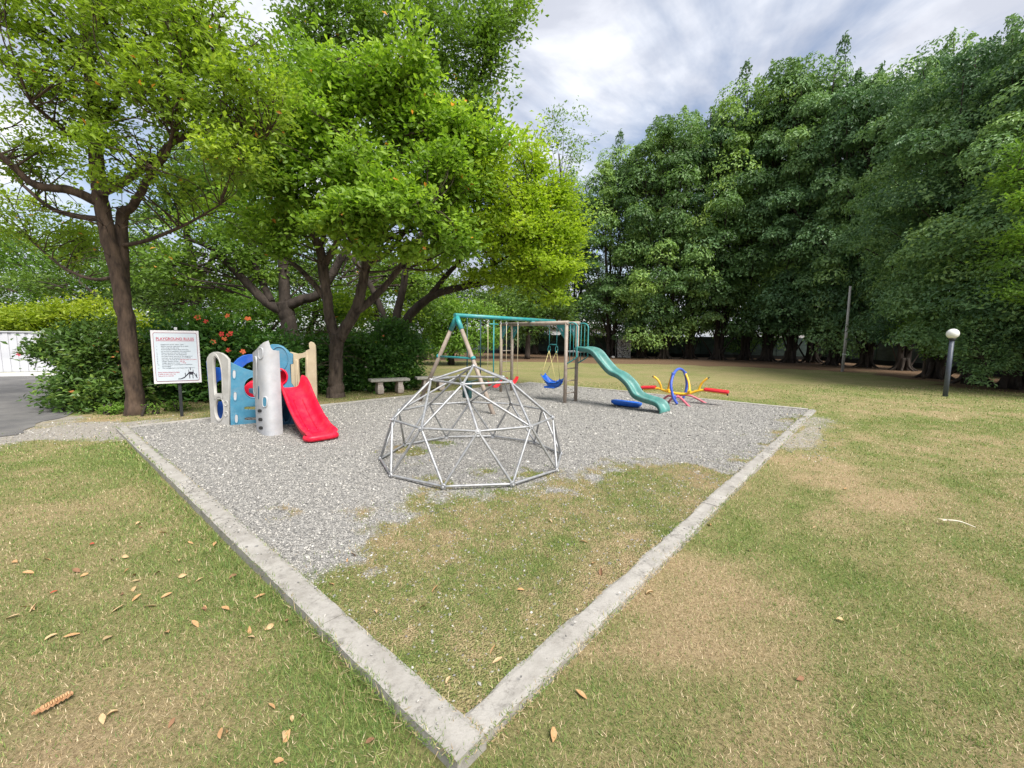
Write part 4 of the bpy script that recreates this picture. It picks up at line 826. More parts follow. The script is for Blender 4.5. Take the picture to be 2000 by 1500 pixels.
WHERE = ['leftmost of the tall boundary figs, seen over the swing beam', 'tall fig right above the swing set beam', 'tall dark fig behind the ladder of the play set', 'tall fig left of the stone-filled cage pillar', 'tall fig just right of the stone-filled cage pillar', 'tall fig behind the top of the green slide', 'slender-trunked fig between the green slide and the seesaw', 'tall fig directly behind the seesaw', 'tall fig right of the seesaw', 'fig with the highest spiky top near the middle of the row', 'fig with flared roots right of the row middle', 'tall fig left of the wooden pole', 'fig with leaning trunk close to the wooden pole', 'tall fig right of the wooden pole', 'tall fig midway between the wooden pole and the globe lamp', 'fig with foliage behind the globe lamp', 'near fig right of the globe lamp', 'near fig at the right edge of the picture', 'fig beyond the right edge, only its branches in view']
for i, ((px, Y, ht, wf, k), lb) in enumerate(zip(FT, WHERE)):
    q = at(px, 700, Y); t = thing('ficus_tree', (q[0], q[1], -0.02), lb, 'tree', 'tall figs along the boundary fence')
    tm, lm = (FV+FN)[k]; sz = ht/(17.0 if k < 4 else 13.5); sx = sz*0.55+0.45*wf; t.scale = (sx, sx, sz); t.rotation_euler = (0, 0, random.uniform(0, 6.28))
    for nm, me in (('trunk', tm), ('crown', lm)):
        o = bpy.data.objects.new(nm, me); COL.objects.link(o); o.parent = t
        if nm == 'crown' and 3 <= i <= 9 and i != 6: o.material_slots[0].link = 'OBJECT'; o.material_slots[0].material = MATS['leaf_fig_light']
# extra near foliage at the right edge and the low bough by the lamp
bb = at(2080, 760, 12.5)*[1, 1, 0]
tree('broadleaf_tree', 'near tree at the right edge with light green drooping sprays', bb, [([bb, bb+[0, 0, 3], at(2090, 300, 12.5), at(2050, 60, 13)], [.2, .17, .1, .03]), ([bb+[0, 0, 3], at(2040, 350, 12.5), at(1985, 330, 12.8)], [.1, .06, .02])],
     [pxlobe(1985, 350, 12.8, 35, 14, .6, 60), pxlobe(1995, 390, 12.6, 30, 14, .6, 50), pxlobe(1990, 480, 12.8, 40, 35, .8, 110), pxlobe(2030, 300, 12.8, 50, 60, .9, 140), pxlobe(1995, 560, 13, 45, 30, .7, 80)], 'leaf_bright', 0.13, 10, 'bark_dark', spread=.16, twigs=3, clump=12, sig=.25)
bb = g(1803, 739)
tree('young_tree', 'thin-stemmed sapling just left of the globe lamp', bb, [([bb, at(1806, 700, 19.3), at(1808, 650, 19.2), at(1812, 600, 19)], [.06, .05, .04, .02])], [pxlobe(1800, 650, 19, 32, 35, .9, 120), pxlobe(1820, 610, 19, 40, 30, .9, 130), pxlobe(1830, 680, 18.8, 35, 28, .8, 90)], 'leaf_bright', 0.14, 8, 'bark_grey', spread=.16, twigs=3, clump=12)
bb = at(1960, 750, 15.2)*[1, 1, 0]
tree('fig_sapling', 'low bushy bough hanging to the ground right of the globe lamp', bb, [([bb, bb+[0, 0, 1.2], at(1930, 620, 15)], [.10, .08, .03]), ([bb+[0, 0, 1], at(1900, 660, 14.6), at(1930, 720, 14.2)], [.06, .04, .015])],
     [pxlobe(1905, 650, 14.8, 55, 45, .8, 260), pxlobe(1935, 690, 14.5, 50, 38, .7, 240), pxlobe(1925, 728, 14.3, 22, 20, .4, 60), pxlobe(1975, 670, 14.8, 35, 50, .7, 160), pxlobe(1880, 690, 14.8, 30, 28, .5, 90)], 'leaf_ficus', 0.115, 10, 'bark_dark', spread=.13, twigs=3, clump=12)
# sparse tree that stands against the sky left of the figs
bb = at(1100, 690, 47)*[1, 1, 0]
lims = [([bb, at(1102, 500, 47), at(1098, 380, 47), at(1092, 300, 47)], [.18, .12, .08, .05])]
for dx_, top in ((-52, 245), (-34, 222), (-12, 214), (10, 228), (30, 250), (48, 262)): lims.append(([at(1095, 340+abs(dx_), 47), at(1095+dx_*.5, 290, 47), at(1090+dx_, top, 47)], [.035, .022, .008]))
tree('feathery_tree', 'sparse feathery tree against the sky left of the figs', bb, lims, [pxlobe(1080, 240, 47, 50, 28, 1.5, 34), pxlobe(1110, 265, 47, 50, 30, 1.5, 44), pxlobe(1060, 290, 47, 25, 25, 1.5, 16), pxlobe(1120, 310, 47, 30, 30, 1.5, 40)], 'leaf_high', 0.33, 7, 'bark_dark', spread=.4, twigs=2, clump=4, sig=.3)

# ------------------------------------------------------------------ boundary fence, gabion pillar, pole, far houses
fe = thing('screen_fence', (float(FENCE[0][0]), float(FENCE[0][1]), 0), 'long dark green screen fence behind the tall figs', 'fence')
FP = []
for a, b_ in zip(FENCE[:-1], FENCE[1:]):
    n = max(1, int(np.linalg.norm(b_-a)/2.6)); FP += [a+(b_-a)*k/n for k in range(n)]
FP.append(FENCE[-1])
for k, (a, b_) in enumerate(zip(FP[:-1], FP[1:])):
    d = (b_-a); l = np.linalg.norm(d); d = d/l; nrm = np.array([-d[1], d[0]]); mb = MB(); nu, nz = 8, 6; V = []
    for sgn in (-1, 1):
        for i in range(nu+1):
            for j in range(nz+1):
                w = 0.05*math.sin(i*1.9+j*0.8+k)*math.sin(math.pi*i/nu)*math.sin(math.pi*j/nz); p = a+d*(0.03+(l-0.06)*i/nu)+nrm*(w+sgn*0.006); V.append((p[0], p[1], 0.28+(1.66+0.03*math.sin(k*2.1))*j/nz))
    m1 = (nu+1)*(nz+1); Fc = []
    for i in range(nu):
        for j in range(nz):
            q = i*(nz+1)+j; Fc.append((q, q+1, q+nz+2, q+nz+1)); Fc.append((m1+q, m1+q+nz+1, m1+q+nz+2, m1+q+1))
    mb.add(V, Fc, True); mb.build('screen_panel', 'screen_mesh', fe)
    c = (a+b_)/2; mb = MB(); mb.box((c[0], c[1], 0.13), (l, 0.12, 0.34), [(d[0], d[1], 0), (nrm[0], nrm[1], 0), (0, 0, 1)]); mb.build('base_board', 'screen_base', fe)
    mb = MB(); mb.tube([(a[0], a[1], -0.1), (a[0], a[1], 2.0)], 0.03, 8); mb.build('post', 'dark_green_metal', fe)
p0 = g(1206, 699); p1 = g(1231, 699.4); gd = (p1-p0); gl = np.linalg.norm(gd); gd /= gl; gn = np.array([-gd[1], gd[0], 0])
ga = thing('gabion_pillar', tuple((p0+p1)/2), 'square pillar of pale stones in a wire cage before the fence', 'pillar')
GW, GH = gl, 1.85; rg = random.Random(3)
mb = MB(); c = (p0+p1)/2+gn*GW/2; mb.box(c+[0, 0, GH/2], (GW-.14, GW-.14, GH-.06), [gd, gn, (0, 0, 1)]); mb.build('stone_gap_shade', 'gap_shade_black', ga)  # near-black box standing in for the shade between stones
stm = []
for s in range(4):
    bm = bmesh.new(); bmesh.ops.create_icosphere(bm, subdivisions=1, radius=1)
    for v in bm.verts: v.co *= rg.uniform(.8, 1.15)
    me = bpy.data.meshes.new('stone'); bm.to_mesh(me); bm.free(); me.materials.append(MATS['gabion_stone']); stm.append(me)
for face in range(2):
    nz, nu = 11, 7
    for j in range(nz):
        for i in range(nu):
            u = (i+0.5+(0.5 if j % 2 else 0)*0.8+rg.uniform(-.15, .15))/(nu+.4)*GW; z = (j+0.5+rg.uniform(-.12, .12))*GH/nz
            p = p0+gd*u+gn*0.05 if face == 0 else p1+gn*u-gd*0.05
            o = bpy.data.objects.new('stone', stm[rg.randrange(4)]); COL.objects.link(o); o.parent = ga; o.location = p-ORG[ga.name]+np.array([0, 0, z]); s = rg.uniform(.07, .10); o.scale = (s*1.15, s*1.15, s); o.rotation_euler = (rg.random()*6, rg.random()*6, rg.random()*6)
for u, w in ((0, 0), (GW, 0), (GW, GW), (0, GW)):
    mb = MB(); q = p0+gd*u+gn*w; mb.tube([q+[0, 0, -.05], q+[0, 0, GH]], .022, 5); mb.build('cage_wire', 'galvanised', ga)
for z in (0.3, 0.9, 1.5, GH):
    mb = MB(); mb.tube([p0+gn*-.02+[0, 0, z], p1-gn*.02+gd*.02+[0, 0, z], p1+gn*GW+gd*.02+[0, 0, z]], .012, 4); mb.build('cage_wire', 'galvanised', ga)
q = g(1197, 699.5); mb = MB(); bm = bmesh.new(); bmesh.ops.create_icosphere(bm, subdivisions=2, radius=.16)
for v in bm.verts: v.co = v.co*rg.uniform(.85, 1.1); v.co.z *= .7
me = bpy.data.meshes.new('loose_rock'); bm.to_mesh(me); bm.free(); me.materials.append(MATS['gabion_stone']); o = bpy.data.objects.new('loose_rock', me); COL.objects.link(o); o.location = q+[0, 0, .08]; tag(o, 'single pale rock on the ground left of the cage pillar', 'rock')
q = g(1645, 725); pl = thing('wooden_pole', tuple(q), 'tall thin bare pole standing on the far lawn before the figs', 'pole')
mb = MB(); mb.tube([q-[0, 0, .2], q+[0.02, 0, 2.4], q+[0.0, 0, 4.6]], [.075, .065, .055], 10); mb.build('shaft', 'wood_pole', pl)
mb = MB(); mb.tube([q+[0, 0, .9], q+[0, 0, .96]], [.079, .079], 10); mb.build('band', 'galvanised', pl); mb = MB(); mb.tube([q+[0, 0, 2.2], q+[0, 0, 2.26]], [.073, .073], 10); mb.build('band', 'galvanised', pl)
def house(label, c, wdt, dep, hgt, ang, nwin):
    t = thing('house', (c[0], c[1], 0), label, 'house'); ca, sa = math.cos(ang), math.sin(ang); ax = [(ca, sa, 0), (-sa, ca, 0), (0, 0, 1)]; X_, Y_ = np.array(ax[0]), np.array(ax[1]); c = np.array([c[0], c[1], 0.])
    mb = MB(); mb.box(c+[0, 0, hgt/2], (wdt, dep, hgt), ax); mb.build('wall', 'house_wall', t)
    mb = MB(); e = 0.4; V = [c+X_*(sx*(wdt/2+e))+Y_*(sy*(dep/2+e))+[0, 0, hgt+.003] for sx in (-1, 1) for sy in (-1, 1)]+[c+X_*(sx*wdt*.25)+[0, 0, hgt+1.5] for sx in (-1, 1)]
    mb.add(V, [(0, 2, 5, 4), (3, 1, 4, 5), (1, 0, 4), (2, 3, 5), (0, 1, 3, 2)]); mb.build('roof', 'house_roof', t)
    for k in range(nwin):
        q = c+X_*((k+.5)/nwin-.5)*wdt-Y_*(dep/2+.02); w = MB(); w.box(q+[0, 0, hgt-1.1], (1.3, .08, 1.1), ax); o = w.build('window', 'white_board', t)
        w = MB(); w.box(q-Y_*.045+[0, 0, hgt-1.1], (1.1, .02, .9), ax); w.build('pane', 'window_glass', o)
house('pale house with glazed windows glimpsed over the fence beside the pole', at(1635, 700, 46)[:2], 12, 7, 4.4, -0.6, 4)
house('low white building glimpsed over the fence behind the blue bucket swing', at(1080, 700, 58)[:2], 14, 7, 3.0, 0.0, 4)

# ------------------------------------------------------------------ white fence at the left
wa, wb = np.array([-26.0, 12.4]), np.array([-9.5, 19.6]); wl_ = np.linalg.norm(wb-wa); wdv = (wb-wa)/wl_; wn_ = np.array([-wdv[1], wdv[0]]); axw = [(wdv[0], wdv[1], 0), (wn_[0], wn_[1], 0), (0, 0, 1)]
wf = thing('white_fence', (float(wa[0]), float(wa[1]), 0), 'white vertical-board fence beyond the asphalt drive', 'fence')
nb = int(wl_/0.23); bme = {}
for k in range(nb):
    for wide in (0, 1):
        c = wa+wdv*(k*0.23+(0.06 if wide else 0.175))+wn_*(0.0 if wide else 0.028)
        if wide not in bme:
            mb = MB(); mb.box((0, 0, 0.85), (0.135 if wide else 0.115, 0.022, 1.46), axw); bme[wide] = mb.mesh('board'); bme[wide].materials.append(MATS['white_board'])
        o = bpy.data.objects.new('board', bme[wide]); COL.objects.link(o); o.parent = wf; o.location = (c[0]-wa[0], c[1]-wa[1], random.uniform(-.004, .004))
c = (wa+wb)/2
for z, h_ in ((0.52, .06), (1.25, .06)):
    mb = MB(); mb.box((c[0]+wn_[0]*.065, c[1]+wn_[1]*.065, z), (wl_, .04, h_), axw); mb.build('rail', 'white_board', wf)
mb = MB(); mb.box((c[0], c[1], 1.60), (wl_, .10, .04), axw); mb.build('cap_rail', 'white_board', wf)
for k in range(0, nb, 9):
    mb = MB(); q = wa+wdv*(k*.23)+wn_*.13; mb.box((q[0], q[1], .78), (.08, .08, 1.56), axw); mb.build('post', 'white_board', wf)
wk = MB(); wk.box((c[0]-wn_[0]*.25, c[1]-wn_[1]*.25, 0.03), (wl_, .22, .16), axw); tag(wk.build('white_kerb', 'white_kerb', None, .01), 'white concrete kerb along the foot of the white fence', 'kerb', kind='structure')

# ------------------------------------------------------------------ geodesic climbing dome
DC = np.array([-0.50, 5.48, 0.0])
dm = thing('climbing_dome', tuple(DC), 'silver metal geodesic climbing dome standing on the gravel', 'climbing dome')
pol = lambda r, z, d: DC+np.array([r*math.cos(R_(d)), r*math.sin(R_(d)), z])
top = DC+[0, 0, 1.235]; R1 = [pol(.54, 1.055, -98+72*k) for k in range(5)]; R2 = [pol(1.035, 0.605, -82+36*k) for k in range(10)]; R3 = [pol(1.185, 0.045, -100+36*k) for k in range(10)]
ST = [(top, R1[k]) for k in range(5)]+[(R1[k], R1[(k+1) % 5]) for k in range(5)]
for k in range(5): ST += [(R1[k], R2[(2*k+j) % 10]) for j in (-1, 0, 1)]
ST += [(R2[k], R2[(k+1) % 10]) for k in range(10)]+[(R3[k], R3[(k+1) % 10]) for k in range(10)]
for k in range(10): ST += [(R2[k], R3[k]), (R2[k], R3[(k+1) % 10])]
for a, b_ in ST:
    d = unit(b_-a); a2, b2_ = a+d*.012, b_-d*.012; mb = MB()
    mb.tube([a2, a2+d*.03, a2+d*.075, b2_-d*.075, b2_-d*.03, b2_], [.010, .0115, .0148, .0148, .0115, .010], 9); mb.build('strut', 'dome_paint', dm)
for p in [top]+R1+R2+R3:
    nrm = unit(p-DC-[0, 0, .3]); mb = MB(); mb.tube([p-nrm*.012, p+nrm*.012], [.034, .032], 10); o = mb.build('joint_plate', 'dome_paint', dm)
    mb = MB(); mb.tube([p+nrm*.010, p+nrm*.024], [.012, .011], 6); mb.build('bolt', 'galvanised', o)

# ------------------------------------------------------------------ swing and slide set
f1, f2 = g(816, 784), g(969, 812); AX = (f1+f2)/2
bd = unit(np.array([1.88, 2.02, 0])); ad = unit(f2-f1); ps = thing('play_set', tuple(AX), 'teal and brown swing frame with ladders, monkey-bar beam and green wave slide', 'play set')
apex = np.array([AX[0]+.06, AX[1], 2.06]); SB = lambda s, z=2.09: np.array([-1.26+.68*s, 9.66+.73*s, z])
def part(n, m, fn, parent=ps, bevel=0):
    mb = MB(); fn(mb); return mb.build(n, m, parent, bevel)
apex = SB(0, 2.05)
for f in (f1, f2):
    d = unit(f-apex); k = apex+d*.34
    part('leg', 'taupe_paint', lambda mb: mb.tube([k-d*.05, f-[0, 0, .12]], .047, 12)); part('corner_bracket', 'teal_paint', lambda mb: mb.tube([apex+[0, 0, .0], apex+d*.12, k], [.062, .060, .056], 12))
part('top_beam', 'teal_paint', lambda mb: mb.tube([SB(-.06), SB(3.62)], .047, 14))
h0, h1 = apex+(f1-apex)*.44, apex+(f2-apex)*.44
part('cross_brace', 'teal_paint', lambda mb: mb.tube([h0-ad*.05, h1+ad*.02], .024, 8)); 
for h in (h0, h1): part('clamp', 'teal_paint', lambda mb: mb.tube([h-(f1 if h is h0 else f2)*0-unit((f1 if h is h0 else f2)-apex)*.03, h+unit((f1 if h is h0 else f2)-apex)*.03], .055, 10))
# ladders
PR = [g(1103, 787), g(1124, 783.5)]; ld = unit(PR[1]-PR[0]); PR[1] = PR[0]+ld*.46; bm_d = unit(np.array([-1.68, 2.0, 0])); bl = 2.62
bm_d = unit(g(975.7, 765)-PR[0]); PL = [p+bm_d*bl for p in PR]; ZT = 1.99
for p in PR+PL: part('post', 'taupe_paint', lambda mb: mb.tube([p-[0, 0, .15], p+[0, 0, ZT+.02]], .045, 12))
for a, b_ in zip(PR, PL):
    part('beam', 'taupe_paint', lambda mb: mb.tube([a-bm_d*.06+[0, 0, ZT], b_+bm_d*.06+[0, 0, ZT]], .046, 12))
    for q, s in ((a, 1), (b_, -1)):
        n = ld*.012
        tri = [q+bm_d*s*.05+[0, 0, ZT-.05], q+bm_d*s*.36+[0, 0, ZT-.05], q+bm_d*s*.05+[0, 0, ZT-.42]]
        o = part('gusset', 'teal_plastic', lambda mb: mb.add([p+n for p in tri]+[p-n for p in tri], [(0, 1, 2), (5, 4, 3), (0, 3, 4, 1), (1, 4, 5, 2), (2, 5, 3, 0)]))
        e = (tri[0]+tri[1]+tri[2])/3-n*1.3; part('gusset_badge', 'pale_grey_plastic', lambda mb: mb.box(e, (.10, .004, .022), [unit(tri[1]-tri[2]), unit(n), unit(np.cross(unit(tri[1]-tri[2]), unit(n)))]), o)
for z in (.24, .55, .86): part('rung', 'taupe_paint', lambda mb: mb.tube([PR[0]+[0, 0, z], PR[1]+[0, 0, z]], .014, 8))
for z in (.28, .60, .90, 1.22): part('rung', 'taupe_paint', lambda mb: mb.tube([PL[0]+[0, 0, z], PL[1]+[0, 0, z]], .014, 8))
for t_ in np.linspace(.12, .88, 6): part('monkey_bar', 'taupe_paint', lambda mb: mb.tube([PR[0]+bm_d*bl*t_+[0, 0, ZT], PR[1]+bm_d*bl*t_+[0, 0, ZT]], .014, 8))
for s in (2.62, 3.25): part('beam_bracket', 'teal_paint', lambda mb: mb.box(SB(s, 2.0), (.13, .11, .12), [bd, (-bd[1], bd[0], 0), (0, 0, 1)]), bevel=.012)
sl_d = unit(np.array([.76, -.65, 0])); rail_d = sl_d
part('platform', 'pale_grey_plastic', lambda mb: mb.box((PR[0]+PR[1])/2+rail_d*.16+[0, 0, 1.285], (.42, .36, .035), [ld, rail_d, (0, 0, 1)]), bevel=.008)
for p in PR:
    P = bez([p+rail_d*.03+[0, 0, ZT-.01], p+rail_d*.20+[0, 0, ZT-.01], p+rail_d*.30+[0, 0, ZT-.08], p+rail_d*.31+[0, 0, 1.75], p+rail_d*.31+[0, 0, 1.25], p+rail_d*.29+[0, 0, 1.14], p+rail_d*.03+[0, 0, .98]], 6)
    o = part('guard_rail', 'teal_paint', lambda mb: mb.tube(P, .0165, 8))
    for k in (.11, .21): part('baluster', 'teal_paint', lambda mb: mb.tube([p+rail_d*k+[0, 0, ZT-.015], p+rail_d*k+[0, 0, .985+.16*k/.28]], .009, 6), o)
def chute(name, m, parent, path, side, w, hr, th=.022, lip=.03, w2=None, endcap=None):
    """U-section swept along path; side = unit vector across"""
    P = [np.array(p, float) for p in path]; V = []; side = np.array(side); n = len(P)
    for i, p in enumerate(P):
        d = unit(P[min(i+1, n-1)]-P[max(i-1, 0)]); up = unit(np.cross(side, d)); up = up if up[2] > 0 else -up
        ww = w/2 if w2 is None else (w+(w2-w)*i/(n-1))/2; h = hr if not hasattr(hr, '__len__') else np.interp(i/(n-1), np.linspace(0, 1, len(hr)), hr)
        inner = [(-ww+.02, h), (-ww+.045, h*.55), (-ww+.075, h*.12), (-ww*.5, .0), (0, -.006), (ww*.5, .0), (ww-.075, h*.12), (ww-.045, h*.55), (ww-.02, h)]
        outer = [(ww, h+.012), (ww+lip*.6, h+.004), (ww+lip, h-.03), (ww+lip*.35, h-.045), (ww-.02, h*.1-th), (0, -.006-th-.01), (-ww+.02, h*.1-th), (-ww-lip*.35, h-.045), (-ww-lip, h-.03), (-ww-lip*.6, h+.004), (-ww, h+.012)]
        V += [p+side*a+up*b for a, b in inner+outer]
    m_ = 20; Fc = [(i*m_+k, i*m_+(k+1) % m_, (i+1)*m_+(k+1) % m_, (i+1)*m_+k) for i in range(n-1) for k in range(m_)]
    mb = MB(); mb.add(V, Fc, True); mb.add(V[:m_], [tuple(range(m_))]); mb.add(V[-m_:], [tuple(reversed(range(m_)))])
    return mb.build(name, m, parent)
S0 = (PR[0]+PR[1])/2+sl_d*.30; S1 = S0+sl_d*2
pr = [onplane(x, y, S0, S1) for x, y in ((1161, 687), (1176, 702), (1194.7, 722), (1213, 735.5), (1229, 750), (1242, 766), (1259.5, 776.5), (1280, 784))]
pz = [(-.06, 1.30), (.04, 1.315)]+[(u, z-.05+w_) for (u, z), w_ in zip(pr, (.01, -.025, -.03, .025, .025, -.03, -.02, .0)) if u > .1]
ue, ze = pz[-1]; pz += [(ue+.10, ze-.03), (ue+.17, ze-.11), (ue+.19, max(.06, ze-.28)), (ue+.195, .03)]
SP = bez([S0+sl_d*u+[0, 0, z] for u, z in pz], 6)
chute('slide', 'slide_green', ps, SP, ld, .40, [.07, .10, .11, .11, .10, .11, .11, .09, .06, .03])
# swings hanging from the teal beam
def hook(mb, p):
    mb.tube([p, p-[0, 0, .05]], .006, 6); q = [p-[0, 0, .075]+np.array([bd[0]*.025*math.cos(a), bd[1]*.025*math.cos(a), .03*math.sin(a)]) for a in np.linspace(0, 2*math.pi, 13)]; mb.tube(q, .006, 5)
for i, (s0, s1, zs, lb) in enumerate(((.97, 1.42, .42, 'red belt swing on pale ropes, the one nearer the A-frame'), (1.62, 2.05, .47, 'red belt swing on pale ropes, the one nearer the ladder'))):
    A0, A1 = SB(s0, 2.04), SB(s1, 2.04); sw = thing('belt_swing', tuple((A0+A1)/2*[1, 1, 0]+[0, 0, zs]), lb, 'swing', 'red belt swings on the teal beam')
    e0, e1 = A0*[1, 1, 0]+[0, 0, zs+.13], A1*[1, 1, 0]+[0, 0, zs+.13]
    for a, e in ((A0, e0), (A1, e1)):
        part('hook', 'galvanised', lambda mb: hook(mb, a), sw); part('rope', 'rope', lambda mb: mb.tube([a-[0, 0, .1], (a+e)/2+[.006, 0, 0], e], .007, 6), sw)
    c = np.array([-bd[1], bd[0], 0]); V = []; n = 18
    for k in range(n+1):
        t_ = k/n; p = e0+(e1-e0)*t_-[0, 0, .16*math.sin(math.pi*t_)**.7]; hw = .085*(.6+.4*math.sin(math.pi*t_)); V += [p-c*hw+[0, 0, .0], p+c*hw, p+c*hw-[0, 0, .024], p-c*hw-[0, 0, .024]]
    Fc = [(4*k+j, 4*k+(j+1) % 4, 4*k+4+(j+1) % 4, 4*k+4+j) for k in range(n) for j in range(4)]+[(0, 1, 2, 3), (4*n+3, 4*n+2, 4*n+1, 4*n)]
    part('seat', 'red_vinyl', lambda mb: mb.add(V, Fc, False), sw, .006)
gl_ = thing('glider_swing', tuple(SB(.5, .55)), 'dark green glider with stiff hanging rods beside the A-frame', 'swing')
cr_ = np.array([-bd[1], bd[0], 0])
for s, zb, mm in ((.31, .55, 'dark_green_metal'), (.73, .60, 'dark_green_metal'), (1.17, .44, 'teal_paint')):
    part('hanging_rod', mm, lambda mb: mb.tube([SB(s, 2.03), SB(s, zb)], .015, 8), gl_)
part('top_bar', 'teal_paint', lambda mb: mb.tube([SB(1.17, 1.93)-cr_*.0-bd*.15, SB(1.17, 1.93)+bd*.15], .016, 8), gl_)
part('lower_bar', 'dark_green_metal', lambda mb: mb.tube([SB(.31, .56), SB(.73, .60), SB(1.17, .46)], .013, 8), gl_)
part('seat', 'dark_green_metal', lambda mb: mb.box(SB(.31, .38), (.10, .26, .40), [bd, cr_, (0, 0, 1)]), gl_, .03)
part('foot_rest', 'black_rubber_and_shade', lambda mb: mb.tube([SB(.31, .19), SB(.31, .10)], .02, 8), gl_)
# blue bucket swing on the brown beam
Bq = lambda px: PR[0]+bm_d*np.clip(px, 0, bl)+[0, 0, ZT-.045]
A0, A1 = Bq(.60), Bq(.33); bs = thing('bucket_swing', tuple((A0+A1)/2*[1, 1, 0]+[0, 0, .45]), 'blue plastic toddler bucket swing on yellow ropes', 'swing')
for a in (A0, A1):
    part('hook', 'galvanised', lambda mb: hook(mb, a), bs); part('strap', 'teal_paint', lambda mb: mb.tube([a-[0, 0, .09], a-[0, 0, .52]], .008, 6), bs)
    part('ring', 'teal_paint', lambda mb: mb.tube([a-[0, 0, .62]+np.array([.03*math.cos(q), 0, .09*math.sin(q)]) for q in np.linspace(0, 6.283, 14)], .008, 6), bs)
part('spreader_bar', 'teal_paint', lambda mb: mb.tube([A0-[0, 0, .5], A1-[0, 0, .5]], .013, 8), bs)
sd_ = unit(A1-A0); sf = np.array([-sd_[1], sd_[0], 0]); sf = sf if sf[1] < 0 else -sf; sc = (A0+A1)/2*[1, 1, 0]+[0, 0, .52]
sf = unit(np.array([.9, -.45, 0])); sx = np.array([-sf[1], sf[0], 0])
# seat shell: scooped surface from tilted back to front lip
V = []; nu, nv = 14, 12
for sh in (0, .022):
    for i in range(nu+1):
        u = i/nu; x = -.26+.52*u; zc = .26*max(0, (.45-u)/.45)**1.5+.0*u+.10*max(0, (u-.78)/.22)**2
        for j in range(nv+1):
            v = j/nv*2-1; hw = .17*(1-.25*abs(u-.45)) * (1 if u < .9 else .9); rim = .13*abs(v)**3.2*(1-.5*max(0, .35-u)/.35)
            V.append(sc+sf*x+sx*(hw*v)+np.array([0, 0, zc+rim-.14-sh*1.2]))
m1 = (nu+1)*(nv+1); Fc = []
for i in range(nu):
    for j in range(nv):
        q = i*(nv+1)+j; Fc += [(q, q+nv+1, q+nv+2, q+1), (m1+q, m1+q+1, m1+q+nv+2, m1+q+nv+1)]
bd_ = [i*(nv+1) for i in range(nu+1)]+[nu*(nv+1)+j for j in range(1, nv+1)]+[i*(nv+1)+nv for i in reversed(range(nu))]+[j for j in reversed(range(1, nv))]
for k in range(len(bd_)): a, b_ = bd_[k], bd_[(k+1) % len(bd_)]; Fc.append((a, b_, m1+b_, m1+a))
part('seat', 'blue_plastic', lambda mb: mb.add(V, Fc, True), bs)
part('seat_base', 'blue_plastic', lambda mb: mb.box(sc+sf*-.04+[0, 0, -.165], (.30, .22, .05), [sf, sx, (0, 0, 1)]), bs, .02)
part('front_guard', 'blue_plastic', lambda mb: mb.tube(bez([sc+sf*.18-sx*.15+[0, 0, -.0], sc+sf*.25-sx*.08+[0, 0, .03], sc+sf*.25+sx*.08+[0, 0, .03], sc+sf*.18+sx*.15], 4), .022, 8), bs)
for k, a in ((-1, A0), (1, A1)):
    r_ = a-[0, 0, .66]
    for x, z in ((-.24, .12), (.16, .0)): part('yellow_rope', 'yellow_rope', lambda mb: mb.tube([r_, sc+sf*x+sx*(.15*k)+[0, 0, z]], .007, 6), bs)

# ------------------------------------------------------------------ blue plastic board under the slide
c0, c1 = g(1191, 794), g(1252, 799); bdv = unit(c1-c0); bdn = np.array([-bdv[1], bdv[0], 0]); bl_ = np.linalg.norm(c1-c0); cb = (c0+c1)/2+bdn*.12
mb = MB(); V = []; n = 26; prof = []
for k in range(n):
    q = 2*math.pi*k/n; c, s = math.cos(q), math.sin(q); x = bl_/2*math.copysign(abs(c)**.55, c); y = .15*math.copysign(abs(s)**.6, s)*(1-.28*math.exp(-(x/.11)**2)); prof.append((x, y))
for z, k in ((.035, .80), (.07, .95), (.11, 1.0), (.135, .97), (.14, .88), (.125, .80)): V += [cb+bdv*x*k+bdn*y*k+[0, 0, z+.035*(x/bl_*2)*-.4] for x, y in prof]
Fc = [(l*n+k, l*n+(k+1) % n, (l+1)*n+(k+1) % n, (l+1)*n+k) for l in range(5) for k in range(n)]+[tuple(reversed(range(n))), tuple(5*n+k for k in range(n))]
bb_ = thing('seat_board', tuple(cb), 'blue moulded plastic seat board lying low under the green slide', 'seat board'); mb.add(V, Fc, True); mb.build('shell', 'blue_plastic', bb_)
part('foot', 'black_rubber_and_shade', lambda mb: mb.box(cb+[0, 0, .025], (bl_*.55, .14, .06), [bdv, bdn, (0, 0, 1)]), bb_, .01)

